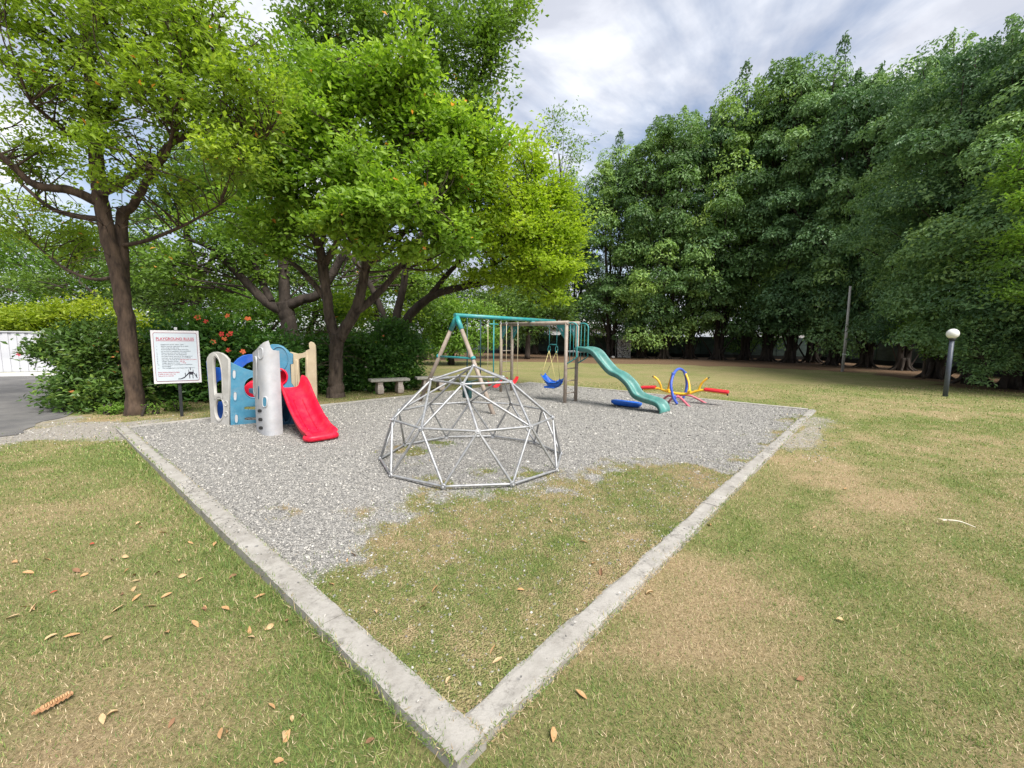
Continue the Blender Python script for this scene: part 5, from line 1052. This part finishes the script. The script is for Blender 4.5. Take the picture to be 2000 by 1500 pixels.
# ------------------------------------------------------------------ seesaw
YS = lambda px: 11.25+(px-1253)*(10.2-11.25)/(1424-1253)
W = lambda px, py: at(px, py, YS(px)); W2 = lambda px, py, Y: at(px, py, Y)
sb = g(1326, 787); ss_ = thing('seesaw', tuple(sb), 'yellow seesaw with red seats, blue hoop and pink legs', 'seesaw')
spt = lambda n, m, P, r, k=10, sm=True: part(n, m, lambda mb: mb.tube(bez(P, 5) if sm else P, r, k), ss_)
spt('beam', 'yellow_paint', [W(1257, 760), W(1284, 758.5), W(1300, 763.5), W(1325, 769), W(1345, 768.5), W(1362, 763.5), W(1376, 762.5), W(1420, 769)], .032)
sdir = unit(W(1424, 764)-W(1253, 757)); sdir[2] = 0; sdir = unit(sdir); sperp = np.array([-sdir[1], sdir[0], 0])
for (xa, ya), (xb, yb) in (((1252, 756.5), (1281, 756)), ((1375, 760), (1424, 766))):
    a, b_ = W(xa, ya), W(xb, yb); c = (a+b_)/2; d = unit(b_-a); o = part('seat', 'red_vinyl', lambda mb: mb.box(c, (np.linalg.norm(b_-a), .21, .075), [d, sperp, np.cross(d, sperp)]), ss_, .03)
    part('bumper', 'black_rubber_and_shade', lambda mb: mb.tube([(a if xa < 1300 else b_)-d*(.03 if xa > 1300 else -.03)-[0, 0, .04], (a if xa < 1300 else b_)-d*(.03 if xa > 1300 else -.03)-[0, 0, .09]], .02, 8), ss_)
spt('handle_post', 'yellow_paint', [W(1292, 760), W(1289, 749), W(1283, 740), W(1276, 735)], .026); spt('handle_post', 'yellow_paint', [W(1364, 763), W(1369, 751), W(1375, 744), W(1382, 739)], .026)
for (x, y) in ((1276.5, 735), (1384, 738)): h = W(x, y); part('handlebar', 'black_rubber_and_shade', lambda mb: mb.tube([h-sperp*.12, h+sperp*.12], .013, 8), ss_)
hub = W2(1326, 770, 10.75); ax_ = sperp
HP = [W2(1323, 789, 10.35), W2(1317, 780, 10.38), W2(1313, 768, 10.42), W2(1310.5, 752, 10.48), W2(1314, 735, 10.58), W2(1320, 724, 10.72), W2(1328, 720.5, 10.85), W2(1336, 726, 10.98), W2(1340.5, 740, 11.05), W2(1341, 755, 11.1), W2(1338, 769, 11.1), W2(1334, 778, 11.1)]
spt('hoop', 'blue_paint', HP, .033)
for q in (W2(1314.5, 731, 10.6), W2(1338, 729, 11.0)): part('hoop_clamp', 'blue_paint', lambda mb: mb.box(q, (.07, .07, .09)), ss_, .015)
spt('brace', 'yellow_paint', [W(1304, 763), W2(1307.5, 748, 10.8), W2(1312, 733, 10.65)], .024); spt('brace', 'yellow_paint', [W(1347, 767), W2(1345.5, 748, 10.85), W2(1339.5, 730, 10.98)], .026)
for x, y in ((1305, 763), (1346.5, 765)): q = W(x, y); part('bolt_plate', 'yellow_paint', lambda mb: mb.box(q-sperp*.02, (.08, .09, .09), [sdir, sperp, (0, 0, 1)]), ss_, .012); part('bolt', 'black_rubber_and_shade', lambda mb: mb.tube([q-sperp*.06, q-sperp*.085], .012, 8), ss_)
hb = W2(1317, 776, 10.42)
def gz(x, y): return g(x, y)-[0, 0, .03]
spt('leg', 'pink_paint', [hb, W2(1328, 776.5, 10.35), gz(1350, 796)], .030); spt('leg', 'pink_paint', [W2(1322, 772.5, 10.8), W2(1348, 772.5, 10.85), gz(1383, 788)], .028)
spt('leg', 'pink_paint', [hb, W2(1305, 773, 10.6), gz(1292, 781)], .028); spt('leg', 'pink_paint', [hb, W2(1312, 778.5, 10.5), gz(1305, 784)], .026)
part('hub', 'blue_paint', lambda mb: mb.box(hb, (.10, .12, .09), [sdir, sperp, (0, 0, 1)]), ss_, .02)

# ------------------------------------------------------------------ plastic playhouse
Z4 = lambda x, y: (395+x/7.5, 660+y/7.5); Z5 = lambda x, y: (500+x/6.522, 650+y/6.522)
ph = thing('playhouse', tuple(g(500, 826)), 'grey, blue and tan plastic playhouse climber with short red slide', 'playhouse')
def P_(zf, pts, p0, p1): return [onplane(*zf(x, y), p0, p1) for x, y in pts]
def rounded(x0, x1, y0, y1, n=16): return ell((x0+x1)/2, (y0+y1)/2, (x1-x0)/2, (y1-y0)/2, n, 4.0)
def zclip(L_): return [(u, max(z, -.01)) for u, z in L_]
# grey arch panel
a0, a1 = g(413.7, 827), g(450, 831)
out_ = [(140, 1252), (125, 1000), (108, 740), (90, 500), (76, 340), (86, 285), (118, 236), (168, 208), (222, 203), (290, 220), (350, 258), (402, 318), (404, 700), (413, 1287)]
win = [(178, 430), (180, 340), (200, 285), (225, 290), (255, 335), (280, 410), (294, 520), (300, 660), (303, 812), (204, 812), (190, 640)]
hol = ell(264, 1040, 60, 150, 20, 2)
panel('arch_panel', 'warm_grey_plastic', ph, a0, a1, [zclip(P_(Z4, out_, a0, a1)), P_(Z4, win, a0, a1), P_(Z4, hol, a0, a1)], .04)
def grow(pts, k):
    c = np.mean(pts, axis=0); return [tuple(c+(np.array(p)-c)*k) for p in pts]
for lp in (win, hol): panel('window_trim', 'warm_grey_plastic', ph, a0, a1, [P_(Z4, grow(lp, 1.28), a0, a1), P_(Z4, grow(lp, 1.06), a0, a1)], .058, bevel=.010)
for y in (960, 1112): panel('foot_notch', 'warm_grey_plastic', ph, a0, a1, [P_(Z4, ell(365, y, 30, 45, 14), a0, a1), P_(Z4, ell(365, y, 18, 30, 14), a0, a1)], .055, bevel=.008)
# blue side panel
c0, c1 = g(450, 831), g(499, 826)
o2 = [(413, 1287), (404, 900), (395, 560), (374, 336), (450, 368), (560, 422), (650, 458), (740, 482), (800, 490), (900, 470), (930, 1255)]
rnd_h = ell(745, 725, 130, 145, 24); s1 = rounded(612, 900, 1005, 1050); s2 = rounded(618, 900, 1163, 1205)
panel('blue_panel', 'steel_blue_plastic', ph, c0, c1, [zclip(P_(Z4, o2, c0, c1)), P_(Z4, rnd_h, c0, c1), P_(Z4, s1, c0, c1), P_(Z4, s2, c0, c1)], .045)
panel('porthole_rim', 'steel_blue_plastic', ph, c0, c1, [P_(Z4, grow(rnd_h, 1.10), c0, c1), P_(Z4, grow(rnd_h, 1.02), c0, c1)], .06, bevel=.008)
for x, y in ((465, 530), (479, 850), (497, 1180)):
    o = panel('slot_rim', 'steel_blue_plastic', ph, c0, c1, [P_(Z4, ell(x, y, 32, 74, 18, 3), c0, c1), P_(Z4, ell(x, y, 21, 58, 18, 3), c0, c1)], .060, bevel=.008); panel('slot_inset', 'pale_grey_plastic', o, c0, c1, [P_(Z4, ell(x, y, 22, 60, 18, 3), c0, c1)], .049, bevel=.003)
# red tunnel disc behind the porthole
q = at(497, 764, 7.95); nrm = unit(np.array([.45, -.9, 0])); part('tunnel_end', 'red_plastic', lambda mb: mb.tube([q-nrm*.45, q-nrm*.02, q], [.185, .185, .165], 24), ph)
# curved pale tower panel
TL, TM, TR = g(501, 838.7), g(518, 852.5), g(553, 849)
prof = [(488, 692), (493, 689), (500, 683), (507, 675), (514, 669), (520, 666.5), (524.5, 664.8), (526.5, 671), (529, 679), (533, 683.5), (542.5, 684.5), (546, 685)]
def proj(p):
    c = ROT.T@(np.array(p)-EYE); return CX+F*c[0]/c[2], CY+F*c[1]/c[2]
def ttop(q):
    for z in np.linspace(1.75, .9, 250):
        x, y = proj([q[0], q[1], z])
        if y >= np.interp(x, [p[0] for p in prof], [p[1] for p in prof]): return z
    return 1.3
def tq(s):
    ctrl = 2*TM-.5*(TL+TR); return TL*(1-s)**2+2*ctrl*s*(1-s)+TR*s*s
def tn(s):
    d = tq(min(1, s+.01))-tq(max(0, s-.01)); n = np.array([d[1], -d[0], 0]); n = unit(n); return n if n[1] < 0 else -n
NS, NZ = 40, 26; V = []
for sh in (0, .05):
    for i in range(NS+1):
        s = i/NS; q = tq(s)-tn(s)*sh; zt = ttop(tq(s))
        for j in range(NZ+1): V.append(np.array([q[0], q[1], -.01+(zt+.01)*j/NZ]))
m1 = (NS+1)*(NZ+1); Fc = []
for i in range(NS):
    for j in range(NZ): q = i*(NZ+1)+j; Fc += [(q, q+NZ+1, q+NZ+2, q+1), (m1+q, m1+q+1, m1+q+NZ+2, m1+q+NZ+1)]
bd_ = [i*(NZ+1) for i in range(NS+1)]+[NS*(NZ+1)+j for j in range(1, NZ+1)]+[i*(NZ+1)+NZ for i in reversed(range(NS))]+[j for j in reversed(range(1, NZ))]
for k in range(len(bd_)): a, b_ = bd_[k], bd_[(k+1) % len(bd_)]; Fc.append((a, m1+a, m1+b_, b_))
tw = part('tower_panel', 'pale_grey_plastic', lambda mb: mb.add(V, Fc, True), ph)
tw.modifiers.new('es', 'EDGE_SPLIT').split_angle = R_(40)
def stow(px):                                            # arc position from pixel column at mid height
    return min(np.linspace(0, 1, 101), key=lambda s: abs(proj([*tq(s)[:2], .8])[0]-px))
def inset(nm, m, zx, zy, rx, ry, p=3.0, rim=None):
    px, py = Z4(zx, zy); s = min(np.linspace(0, 1, 201), key=lambda s: abs(proj([*tq(s)[:2], onplane(px, py, tq(s)-np.array([tn(s)[1]*-1, tn(s)[0], 0]), tq(s)+np.array([tn(s)[1]*-1, tn(s)[0], 0]))[1]])[0]-px))
    n = tn(s); t_ = np.array([-n[1], n[0], 0]); t_ = t_ if t_[0] > 0 else -t_; a = tq(s)-t_*.5; b_ = tq(s)+t_*.5
    lp = P_(Z4, ell(zx, zy, rx, ry, 18, p), a, b_)
    par = tw
    if rim: panel(nm+'_rim', rim, tw, a, b_, [P_(Z4, ell(zx, zy, rx*1.45, ry*1.18, 18, p), a, b_), lp], .022, bevel=.006)
    panel(nm, m, tw, a, b_, [lp], .012, bevel=.002)
inset('hand_slot', 'pale_grey_plastic', 858, 225, 24, 72, rim='pale_grey_plastic'); inset('hand_slot', 'steel_blue_plastic', 919, 938, 26, 68, rim='pale_grey_plastic')
for y, zx in ((1068, 835), (1195, 845), (1318, 852)): inset('notch_shade', 'black_rubber_and_shade', zx+6, y, 26, 24, 3.0)  # flat black ovals, the shade of the notches put into colour
inset('gap_line_shade', 'navy_plastic_and_shade', 800, 345, 7, 55, 2.5); inset('gap_line_shade', 'navy_plastic_and_shade', 828, 800, 7, 100, 2.5); inset('side_recess', 'warm_grey_plastic', 775, 560, 16, 250, 4, rim='pale_grey_plastic')  # thin navy strips paint the shade inside the tower's long gaps
# back hood, deck and lower arch
h0, h1 = np.array([-4.30, 7.42, 0]), np.array([-3.86, 7.56, 0])
hd = [(150, 1185), (500, 1185), (492, 700), (448, 640), (440, 400), (474, 396), (470, 272), (425, 248), (400, 218), (345, 172), (280, 148), (210, 146), (150, 170)]
ring = ell(305, 560, 108, 110, 24); arch = ell(385, 1020, 52, 112, 20)
panel('hood_panel', 'steel_blue_plastic', ph, h0, h1, [zclip(P_(Z5, hd, h0, h1)), P_(Z5, ring, h0, h1), P_(Z5, arch, h0, h1)], .08)
panel('hood_ridge', 'steel_blue_plastic', ph, h0, h1, [P_(Z5, ell(300, 330, 120, 160, 24), h0, h1), P_(Z5, ell(300, 330, 108, 148, 24), h0, h1)], .11, bevel=.01)
panel('red_porthole', 'red_plastic', ph, h0, h1, [P_(Z5, grow(ring, 1.02), h0, h1), P_(Z5, grow(ring, .80), h0, h1)], .12, bevel=.015)
panel('porthole_back', 'red_plastic', ph, h0, h1, [P_(Z5, grow(ring, 1.05), h0, h1)], .02, .12)
panel('arch_rim', 'navy_plastic_and_shade', ph, h0, h1, [P_(Z5, grow(arch, 1.5), h0, h1), P_(Z5, grow(arch, 1.03), h0, h1)], .10, bevel=.012)
dk = np.array([-4.0, 7.45, 0]); part('deck', 'navy_plastic_and_shade', lambda mb: mb.box((-4.16, 7.32, .64), (.60, .50, .08), [(.71, .70, 0), (-.7, .71, 0), (0, 0, 1)]), ph, .015)
part('deck_wall', 'navy_plastic_and_shade', lambda mb: mb.box((-4.20, 7.62, .30), (.72, .06, .62), [(.95, .31, 0), (-.31, .95, 0), (0, 0, 1)]), ph, .015)
# tan window panel
t0, t1 = np.array([-4.36, 8.15, 0]), np.array([-3.70, 8.32, 0])
tn_o = [(440, 1100), (440, 242), (480, 252), (530, 266), (590, 262), (637, 240), (642, 226), (690, 205), (680, 178), (678, 132), (700, 112), (735, 126), (758, 158), (765, 230), (778, 740), (786, 1100)]
tw_o = [(553, 335), (580, 322), (634, 312), (640, 692), (556, 692)]
panel('tan_panel', 'tan_plastic', ph, t0, t1, [zclip([(u, z if i not in (0, 15) else 0) for i, (u, z) in enumerate(P_(Z5, tn_o, t0, t1))]), P_(Z5, tw_o, t0, t1)], .08)
panel('tan_rib', 'tan_plastic', ph, t0, t1, [P_(Z5, [(500, 340), (535, 340), (540, 690), (508, 690)], t0, t1)], .11, bevel=.01); panel('tan_rib', 'tan_plastic', ph, t0, t1, [P_(Z5, [(645, 240), (655, 235), (668, 690), (655, 690)], t0, t1)], .11, bevel=.01)
# bright blue back panel seen through the arch
e0, e1 = np.array([-5.47, 7.62, 0]), np.array([-4.62, 8.35, 0]); PB = lambda pts: [onplane(*Z4(x, y), e0, e1) for x, y in pts]
bo = [(60, 340), (75, 332), (170, 425), (300, 440), (420, 430), (455, 370), (520, 300), (600, 255), (680, 240), (760, 240), (800, 262), (800, 345), (720, 345), (650, 375), (590, 430), (540, 520), (500, 640), (480, 1195), (150, 1245), (130, 1200)]
bh1 = [(215, 650), (260, 622), (320, 620), (400, 640), (420, 930), (205, 930)]; bh2 = ell(680, 520, 100, 110, 20)
panel('royal_blue_panel', 'royal_plastic', ph, e0, e1, [zclip([(u, z) for u, z in PB(bo)]), PB(bh1)], .05)
# red slide
rs0, rs1 = np.array([-3.86, 7.34, 0]), np.array([-2.86, 6.33, 0]); rd_ = unit(rs1-rs0); rsd = np.array([-rd_[1], rd_[0], 0]); Lr = np.linalg.norm(rs1-rs0)
rz = [(-.02, .70), (.10, .70), (.22, .655), (.40, .52), (.62, .35), (.85, .205), (1.05, .115), (1.22, .085), (1.36, .085), (Lr, .10)]
RP = bez([rs0+rd_*u+[0, 0, z] for u, z in rz], 5)
sl = chute('slide', 'red_plastic', ph, RP, rsd, .44, [.19, .18, .15, .13, .13, .13, .13, .11, .09, .07], .03, .03, .42)
part('slide_toe', 'red_plastic', lambda mb: mb.tube(bez([rs1-rsd*.22-rd_*.10+[0, 0, .07], rs1-rsd*.16+rd_*.01+[0, 0, .07], rs1+rsd*.16+rd_*.01+[0, 0, .07], rs1+rsd*.22-rd_*.10+[0, 0, .055]], 5), .05, 12), sl)
for k in (-1, 1): part('slide_rib', 'red_plastic', lambda mb: mb.tube(bez([rs0+rd_*u+rsd*(.07*k)+[0, 0, z+.004] for u, z in rz[3:7]], 5), .009, 6), sl)
part('slide_side', 'red_plastic', lambda mb: mb.box(rs0+rd_*.62+rsd*.30+[0, 0, .13], (.34, .10, .24), [rd_, rsd, (0, 0, 1)]), sl, .045)

# ------------------------------------------------------------------ rules sign
sL, sR = at(297.5, 700, 8.03), at(391, 697, 8.43); zt = at(294, 645, 8.03)[2]; zb = at(301, 750, 8.03)[2]
sx_ = sR-sL; sx_[2] = 0; sw_ = np.linalg.norm(sx_); sx_ /= sw_; sn = np.array([sx_[1], -sx_[0], 0]); sp0 = (sL+sR)/2*[1, 1, 0]
sg_ = thing('rules_sign', tuple(g(350, 812)), 'white playground rules board on a dark post', 'sign')
SX, SZ = np.array([sx_, sn, [0, 0, 1.]]), None
hh = zt-zb; zc_ = (zt+zb)/2
pb = g(350, 812); sgo = sp0+sx_*.01
part('post', 'black_metal', lambda mb: mb.box(sgo-sn*.045+[0, 0, (zt+.03)/2-.1], (.05, .04, zt+.2), SX), sg_)
part('post_cap', 'pale_grey_plastic', lambda mb: mb.box(sgo-sn*.045+[0, 0, zt+.03], (.045, .035, .07), SX), sg_)
brd = part('board', 'sign_white', lambda mb: mb.box(sp0+[0, 0, zc_], (sw_, .03, hh), SX), sg_, .004)
def flat(nm, m, loops, d, parent=brd):                   # loops in (x, z) fractions of the board
    me = curve_mesh([[((a-.5)*sw_, (b-.5)*hh) for a, b in lp] for lp in loops], .0012, .0, nm); off = ORG[parent.name]
    for v in me.vertices: q = sp0+sx_*v.co[0]+[0, 0, zc_+v.co[1]]+sn*(d+v.co[2]); v.co = tuple(q-off)
    me.materials.append(MATS[m]); o = bpy.data.objects.new(nm, me); COL.objects.link(o); o.parent = parent; return o
def rr(x0, x1, y0, y1, r, n=4):
    P = []
    for cx, cy, a0_ in ((x1-r, y1-r, 0), (x0+r, y1-r, 90), (x0+r, y0+r, 180), (x1-r, y0+r, 270)):
        P += [(cx+r*math.cos(R_(a0_+90*k/n)), cy+r*math.sin(R_(a0_+90*k/n))) for k in range(n+1)]
    return P
flat('face', 'sign_face', [rr(.055, .945, .05, .95, .03)], .0165); flat('border', 'sign_maroon', [rr(.045, .955, .04, .96, .035), rr(.053, .947, .048, .952, .03)], .018)
def text(s, m, x, z, hgt, wid=None):
    cu = bpy.data.curves.new('t', 'FONT'); cu.body = s; cu.size = hgt*hh*1.38; cu.extrude = .0004; cu.offset = .0012 if hgt > .04 else .0004; ob = bpy.data.objects.new('t', cu); COL.objects.link(ob)
    me = bpy.data.meshes.new_from_object(ob.evaluated_get(bpy.context.evaluated_depsgraph_get())); bpy.data.objects.remove(ob)
    co = np.array([v.co[:] for v in me.vertices]); w_ = co[:, 0].max(); kx = wid*sw_/w_ if wid else 1; off = ORG[brd.name]
    for v in me.vertices: q = sp0+sx_*((x-.5)*sw_+v.co[0]*kx)+[0, 0, zc_+(z-.5)*hh+v.co[1]]+sn*(.0185+v.co[2]); v.co = tuple(q-off)
    me.materials.append(MATS[m]); o = bpy.data.objects.new('lettering', me); COL.objects.link(o); o.parent = brd
text('PLAYGROUND RULES', 'sign_red', .10, .822, .050, .79); flat('underline', 'sign_red', [[(.10, .803), (.89, .803), (.89, .811), (.10, .811)]], .0185)
rows = [('', 'Playground hours: 10am - 7pm', .47), ('1.', 'Minors must be supervised by an adult', .57), ('', 'while using this play area', .37), ('2.', 'Parent/Guardian of minors, please ensure they', .57), ('', 'do not climb on equipment where prohibited', .61), ('3.', 'Please keep play area clean and tidy', .53), ('4.', 'No pets allowed in the playground', .52), ('5.', 'No glass bottles allowed in the playground', .64), ('6.', 'Improper use of equipment is prohibited', .60), ('7.', 'Age range allowed on the', .38), ('8.', 'Weight capacity of Slide -', .36), ('9.', 'Weight capacity for Swings -', .39), ('10.', 'No smoking or consumption of alcoholic', .63), ('', 'beverages', .18), ('11.', 'The management is not responsible for injury', .68)]
for i, (a, s, w_) in enumerate(rows):
    z = .730-i*.0318
    if a: text(a, 'sign_grey', .095, z, .017)
    text(s, 'sign_grey', .19, z, .0185, w_)
    if i == 9: text('Monkey bars: 5-12 years', 'sign_red', .575, z, .0185, .34)
    if i == 10: text('250 lbs', 'sign_red', .56, z, .0185, .10)
    if i == 11: text('115 lbs', 'sign_red', .59, z, .0185, .10)
for i, (s, w_) in enumerate((('Playing, climbing, sliding and swinging', .44), ('is done at your own risk', .36), ('Thank you for your cooperation', .32), ('', 0))):
    if s: text(s, 'sign_red', .095, .205-i*.034, .019, w_)
pic = [(.50, .088), (.56, .090), (.63, .118), (.68, .160), (.73, .205), (.725, .255), (.735, .258), (.742, .215), (.82, .215), (.822, .255), (.832, .255), (.835, .205), (.87, .165), (.92, .088), (.90, .088), (.85, .165), (.825, .185), (.825, .085), (.808, .085), (.808, .158), (.755, .158), (.755, .085), (.738, .085), (.738, .178), (.69, .140), (.64, .098), (.57, .074), (.50, .074)]
flat('slide_pictogram', 'sign_black', [pic], .0185)
for x, y in ((.77, .29), (.655, .185), (.895, .165)): flat('figure_pictogram', 'sign_black', [ell(x, y, .010, .012, 10)], .0185); flat('figure_pictogram', 'sign_black', [[(x-.006, y-.012), (x+.008, y-.012), (x+.012, y-.045), (x-.004, y-.045)]], .0187)

# ------------------------------------------------------------------ globe lamp
lp = g(1846, 773); lt = thing('globe_lamp', tuple(lp), 'dark post lamp with white globe on the right lawn', 'lamp')
zl = at(1853.5, 662, lp[1])[2]
part('post', 'slate_metal', lambda mb: mb.tube([lp-[0, 0, .1], lp+[0, 0, zl-.02]], [.062, .058], 16), lt); part('collar', 'black_metal', lambda mb: mb.lathe(lp+[0, 0, zl-.04], [(.06, 0), (.095, .02), (.095, .05), (.06, .06)], 16), lt)
part('globe', 'lamp_glass', lambda mb: mb.lathe(lp+[0, 0, zl+.01], [(.05+.0*k, 0) if k == 0 else (.152*math.sin(math.pi*(.1+.9*k/14)), .145-.152*math.cos(math.pi*(.1+.9*k/14))) for k in range(14)]+[(.004, .297)], 20), lt)
part('cap', 'black_metal', lambda mb: mb.lathe(lp+[0, 0, zl+.285], [(.05, 0), (.03, .02), (.01, .025)], 12), lt)

# ------------------------------------------------------------------ concrete benches
def bench(a, b_, label):
    a, b_ = np.array(a), np.array(b_); d = unit(b_-a); n = np.array([-d[1], d[0], 0]); c = (a+b_)/2; t = thing('stone_bench', tuple(c), label, 'bench', 'concrete benches by the hedge'); AXb = [d, n, (0, 0, 1)]
    part('seat', 'bench_stone', lambda mb: mb.box(c+[0, 0, .375], (np.linalg.norm(b_-a)+.42, .40, .075), AXb), t, .02)
    for q in (a+d*.06, b_-d*.06):
        mb = MB(); V = []; pr_ = [(.17, 0), (.19, .05), (.20, .12), (.185, .20), (.15, .27), (.17, .335)]
        for w_, z in pr_: V += [q+d*(.075*sx1)*(w_/.17)*1.0+n*(w_*sy1)+[0, 0, z-.01] for sx1, sy1 in ((-1, -1), (1, -1), (1, 1), (-1, 1))]
        Fc = [(4*i+k, 4*i+(k+1) % 4, 4*i+4+(k+1) % 4, 4*i+4+k) for i in range(5) for k in range(4)]+[(3, 2, 1, 0), (20, 21, 22, 23)]
        mb.add(V, Fc); mb.build('pedestal', 'bench_pedestal', t, .015)
bench(g(737, 768.5), g(784, 766), 'concrete bench in front of the trimmed dark hedge'); bench(g(826, 762.5), g(864, 761), 'concrete bench half hidden behind the swing A-frame leg')

# ------------------------------------------------------------------ litter on the lawn
def leafshape(L_, W_, curl):
    V = []; n = 7
    for i in range(n+1):
        t_ = i/n; w_ = W_*math.sin(math.pi*min(1, t_*.92+.04))**.8*(1 if t_ < .6 else .9); z = curl*(4*t_*(1-t_))*.5
        V += [(L_*(t_-.5), -w_/2, z+curl*.6), (L_*(t_-.5), 0, z), (L_*(t_-.5), w_/2, z+curl*.6)]
    Fc = [(3*i+j, 3*i+j+1, 3*i+4+j, 3*i+3+j) for i in range(n) for j in range(2)]; mb = MB(); mb.add(V, Fc, True); return mb.mesh('fallen_leaf')
LM = [leafshape(.058, .027, .012), leafshape(.046, .026, .018), leafshape(.062, .024, .008)]
for me, mm in zip(LM, ('dry_leaf', 'tan_leaf', 'dry_leaf')): me.materials.append(MATS[mm])
LM += [LM[0].copy(), LM[2].copy()]; LM[3].materials.clear(); LM[3].materials.append(MATS['brown_leaf']); LM[4].materials.clear(); LM[4].materials.append(MATS['tan_leaf'])
LR = LM[0].copy(); LR.materials.clear(); LR.materials.append(MATS['red_leaf'])
LP = [(440, 1430), (433, 1432), (100, 1243), (95, 1247), (150, 1115), (165, 1123), (140, 1242), (230, 1190), (70, 1187), (105, 1157), (55, 1120), (48, 1186), (65, 1190), (270, 1023), (275, 1030), (318, 1042), (372, 1060), (330, 1078), (246, 1088), (218, 1094), (248, 1115), (262, 1124), (266, 1135), (264, 1150), (240, 1160), (268, 1168), (325, 1163), (390, 1132), (357, 1125), (455, 1127), (508, 1166), (400, 1188), (292, 1185), (222, 1190), (398, 1190), (440, 1190), (488, 1232), (490, 1245), (525, 1225), (562, 1213), (380, 1220), (327, 1235), (210, 1247), (570, 1405), (590, 1403), (545, 1487), (560, 1440), (200, 1405), (220, 1395), (335, 1412), (30, 1098), (92, 1093), (180, 1063), (350, 1095), (308, 1120), (420, 1063), (530, 1380), (25, 1205), (555, 1440), (723, 1448)]
LQ = [(647, 1142), (850, 1150), (825, 1185), (737, 1196), (923, 1160), (1017, 1153), (963, 1270), (972, 1290), (877, 1330), (1175, 1118), (1080, 1435), (1140, 1058), (1072, 1085), (1108, 1015), (690, 1085), (680, 1095), (1160, 1100), (1075, 1018), (1640, 1212), (1562, 1325), (1386, 1025), (1135, 1357), (1590, 1030), (1270, 1160), (1465, 1075), (1652, 955)]
for k, (px, py) in enumerate(LP+LQ):
    left = k < len(LP); u, v = uv(*g(px, py)[:2]); inp = (u > 0) and (v > 0); z = (.05 if inp and min(u, v) < KW else float(pitz(*g(px, py)[:2])) if inp else -.02)+.010
    q = g(px, py, z); o = bpy.data.objects.new('fallen_leaf', LR if k in (9, 52) else LM[(k*7) % 5]); COL.objects.link(o); o.location = q; s = random.uniform(.6, 1.1); o.scale = (s, s, s); o.rotation_euler = (random.gauss(0, .4), random.gauss(0, .4), random.uniform(0, 6.28))
    reg = 'left' if left else ('pit' if inp else 'right')
    if k in (9, 52): tag(o, 'red-brown fallen leaf on the grass left of the kerb', 'leaf', 'red-brown leaves on the left lawn')
    else: tag(o, {'left': 'dry tan or brown leaf fallen on the grass left of the kerb', 'pit': 'dry tan or brown leaf fallen inside the kerb', 'right': 'dry tan or brown leaf fallen on the grass right of the kerb'}[reg], 'leaf', {'left': 'dry leaves on the left lawn', 'pit': 'dry leaves inside the kerb', 'right': 'dry leaves on the right lawn'}[reg])
pa, pb_ = g(62, 1400, .0), g(142, 1356, .0); d = unit(pb_-pa); n = np.array([-d[1], d[0], 0]); Lp = np.linalg.norm(pb_-pa)
pod = thing('seed_pod', tuple((pa+pb_)/2), 'long flat brown seed pod with ridges on the left lawn', 'seed pod')
mb = MB(); V = []
for i in range(25):
    t_ = i/24; w_ = .016*min(1, (t_-.0)*3.2+.15)*(1 if t_ < .93 else .6); z = .014+.004*math.sin(i*2.1); V += [pa+d*Lp*t_-n*w_+[0, 0, z], pa+d*Lp*t_+n*w_+[0, 0, z], pa+d*Lp*t_+n*w_+[0, 0, z-.008], pa+d*Lp*t_-n*w_+[0, 0, z-.008]]
mb.add(V, [(4*i+j, 4*i+(j+1) % 4, 4*i+4+(j+1) % 4, 4*i+4+j) for i in range(24) for j in range(4)]+[(0, 1, 2, 3), (99, 98, 97, 96)]); mb.build('husk', 'pod_brown', pod)
for i in range(11):
    q = pa+d*Lp*(.28+.062*i)+[0, 0, .017]; part('seed_ridge', 'dry_leaf', lambda mb: mb.tube([q-n*.013-d*.003, q+[0, 0, .003], q+n*.013+d*.003], [.0025, .0038, .0025], 6), pod)
sa, sb_ = g(1848, 1021, .0), g(1905, 1033, .0); st_ = thing('dry_stalk', tuple(sa), 'pale dry stalk with a frayed white end on the right lawn', 'stalk')
part('stem', 'straw', lambda mb: mb.tube(bez([sa+[0, 0, .025], (sa+sb_)/2+[0, .01, .035], sb_+[0, 0, .015]], 4), np.linspace(.010, .003, 9), 6), st_)
part('frayed_end', 'straw', lambda mb: [mb.tube([sa+[0, 0, .025], sa+np.array([-.05+random.gauss(0, .012), random.gauss(0, .025), .03])], [.008, .003], 4) for _ in range(5)], st_)['kind'] = 'stuff'
for o in bpy.data.objects:
    if o.type == 'MESH' and o.parent is not None and o.name.split('.')[0] in ('branches', 'stems'): o['kind'] = 'stuff'
tri = sum(sum(len(p.vertices)-2 for p in m.polygons) if len(m.polygons) < 3000 else len(m.polygons)*(m.polygons[0].loop_total-2) for m in bpy.data.meshes)
print('triangles', tri, 'objects', len(bpy.data.objects))
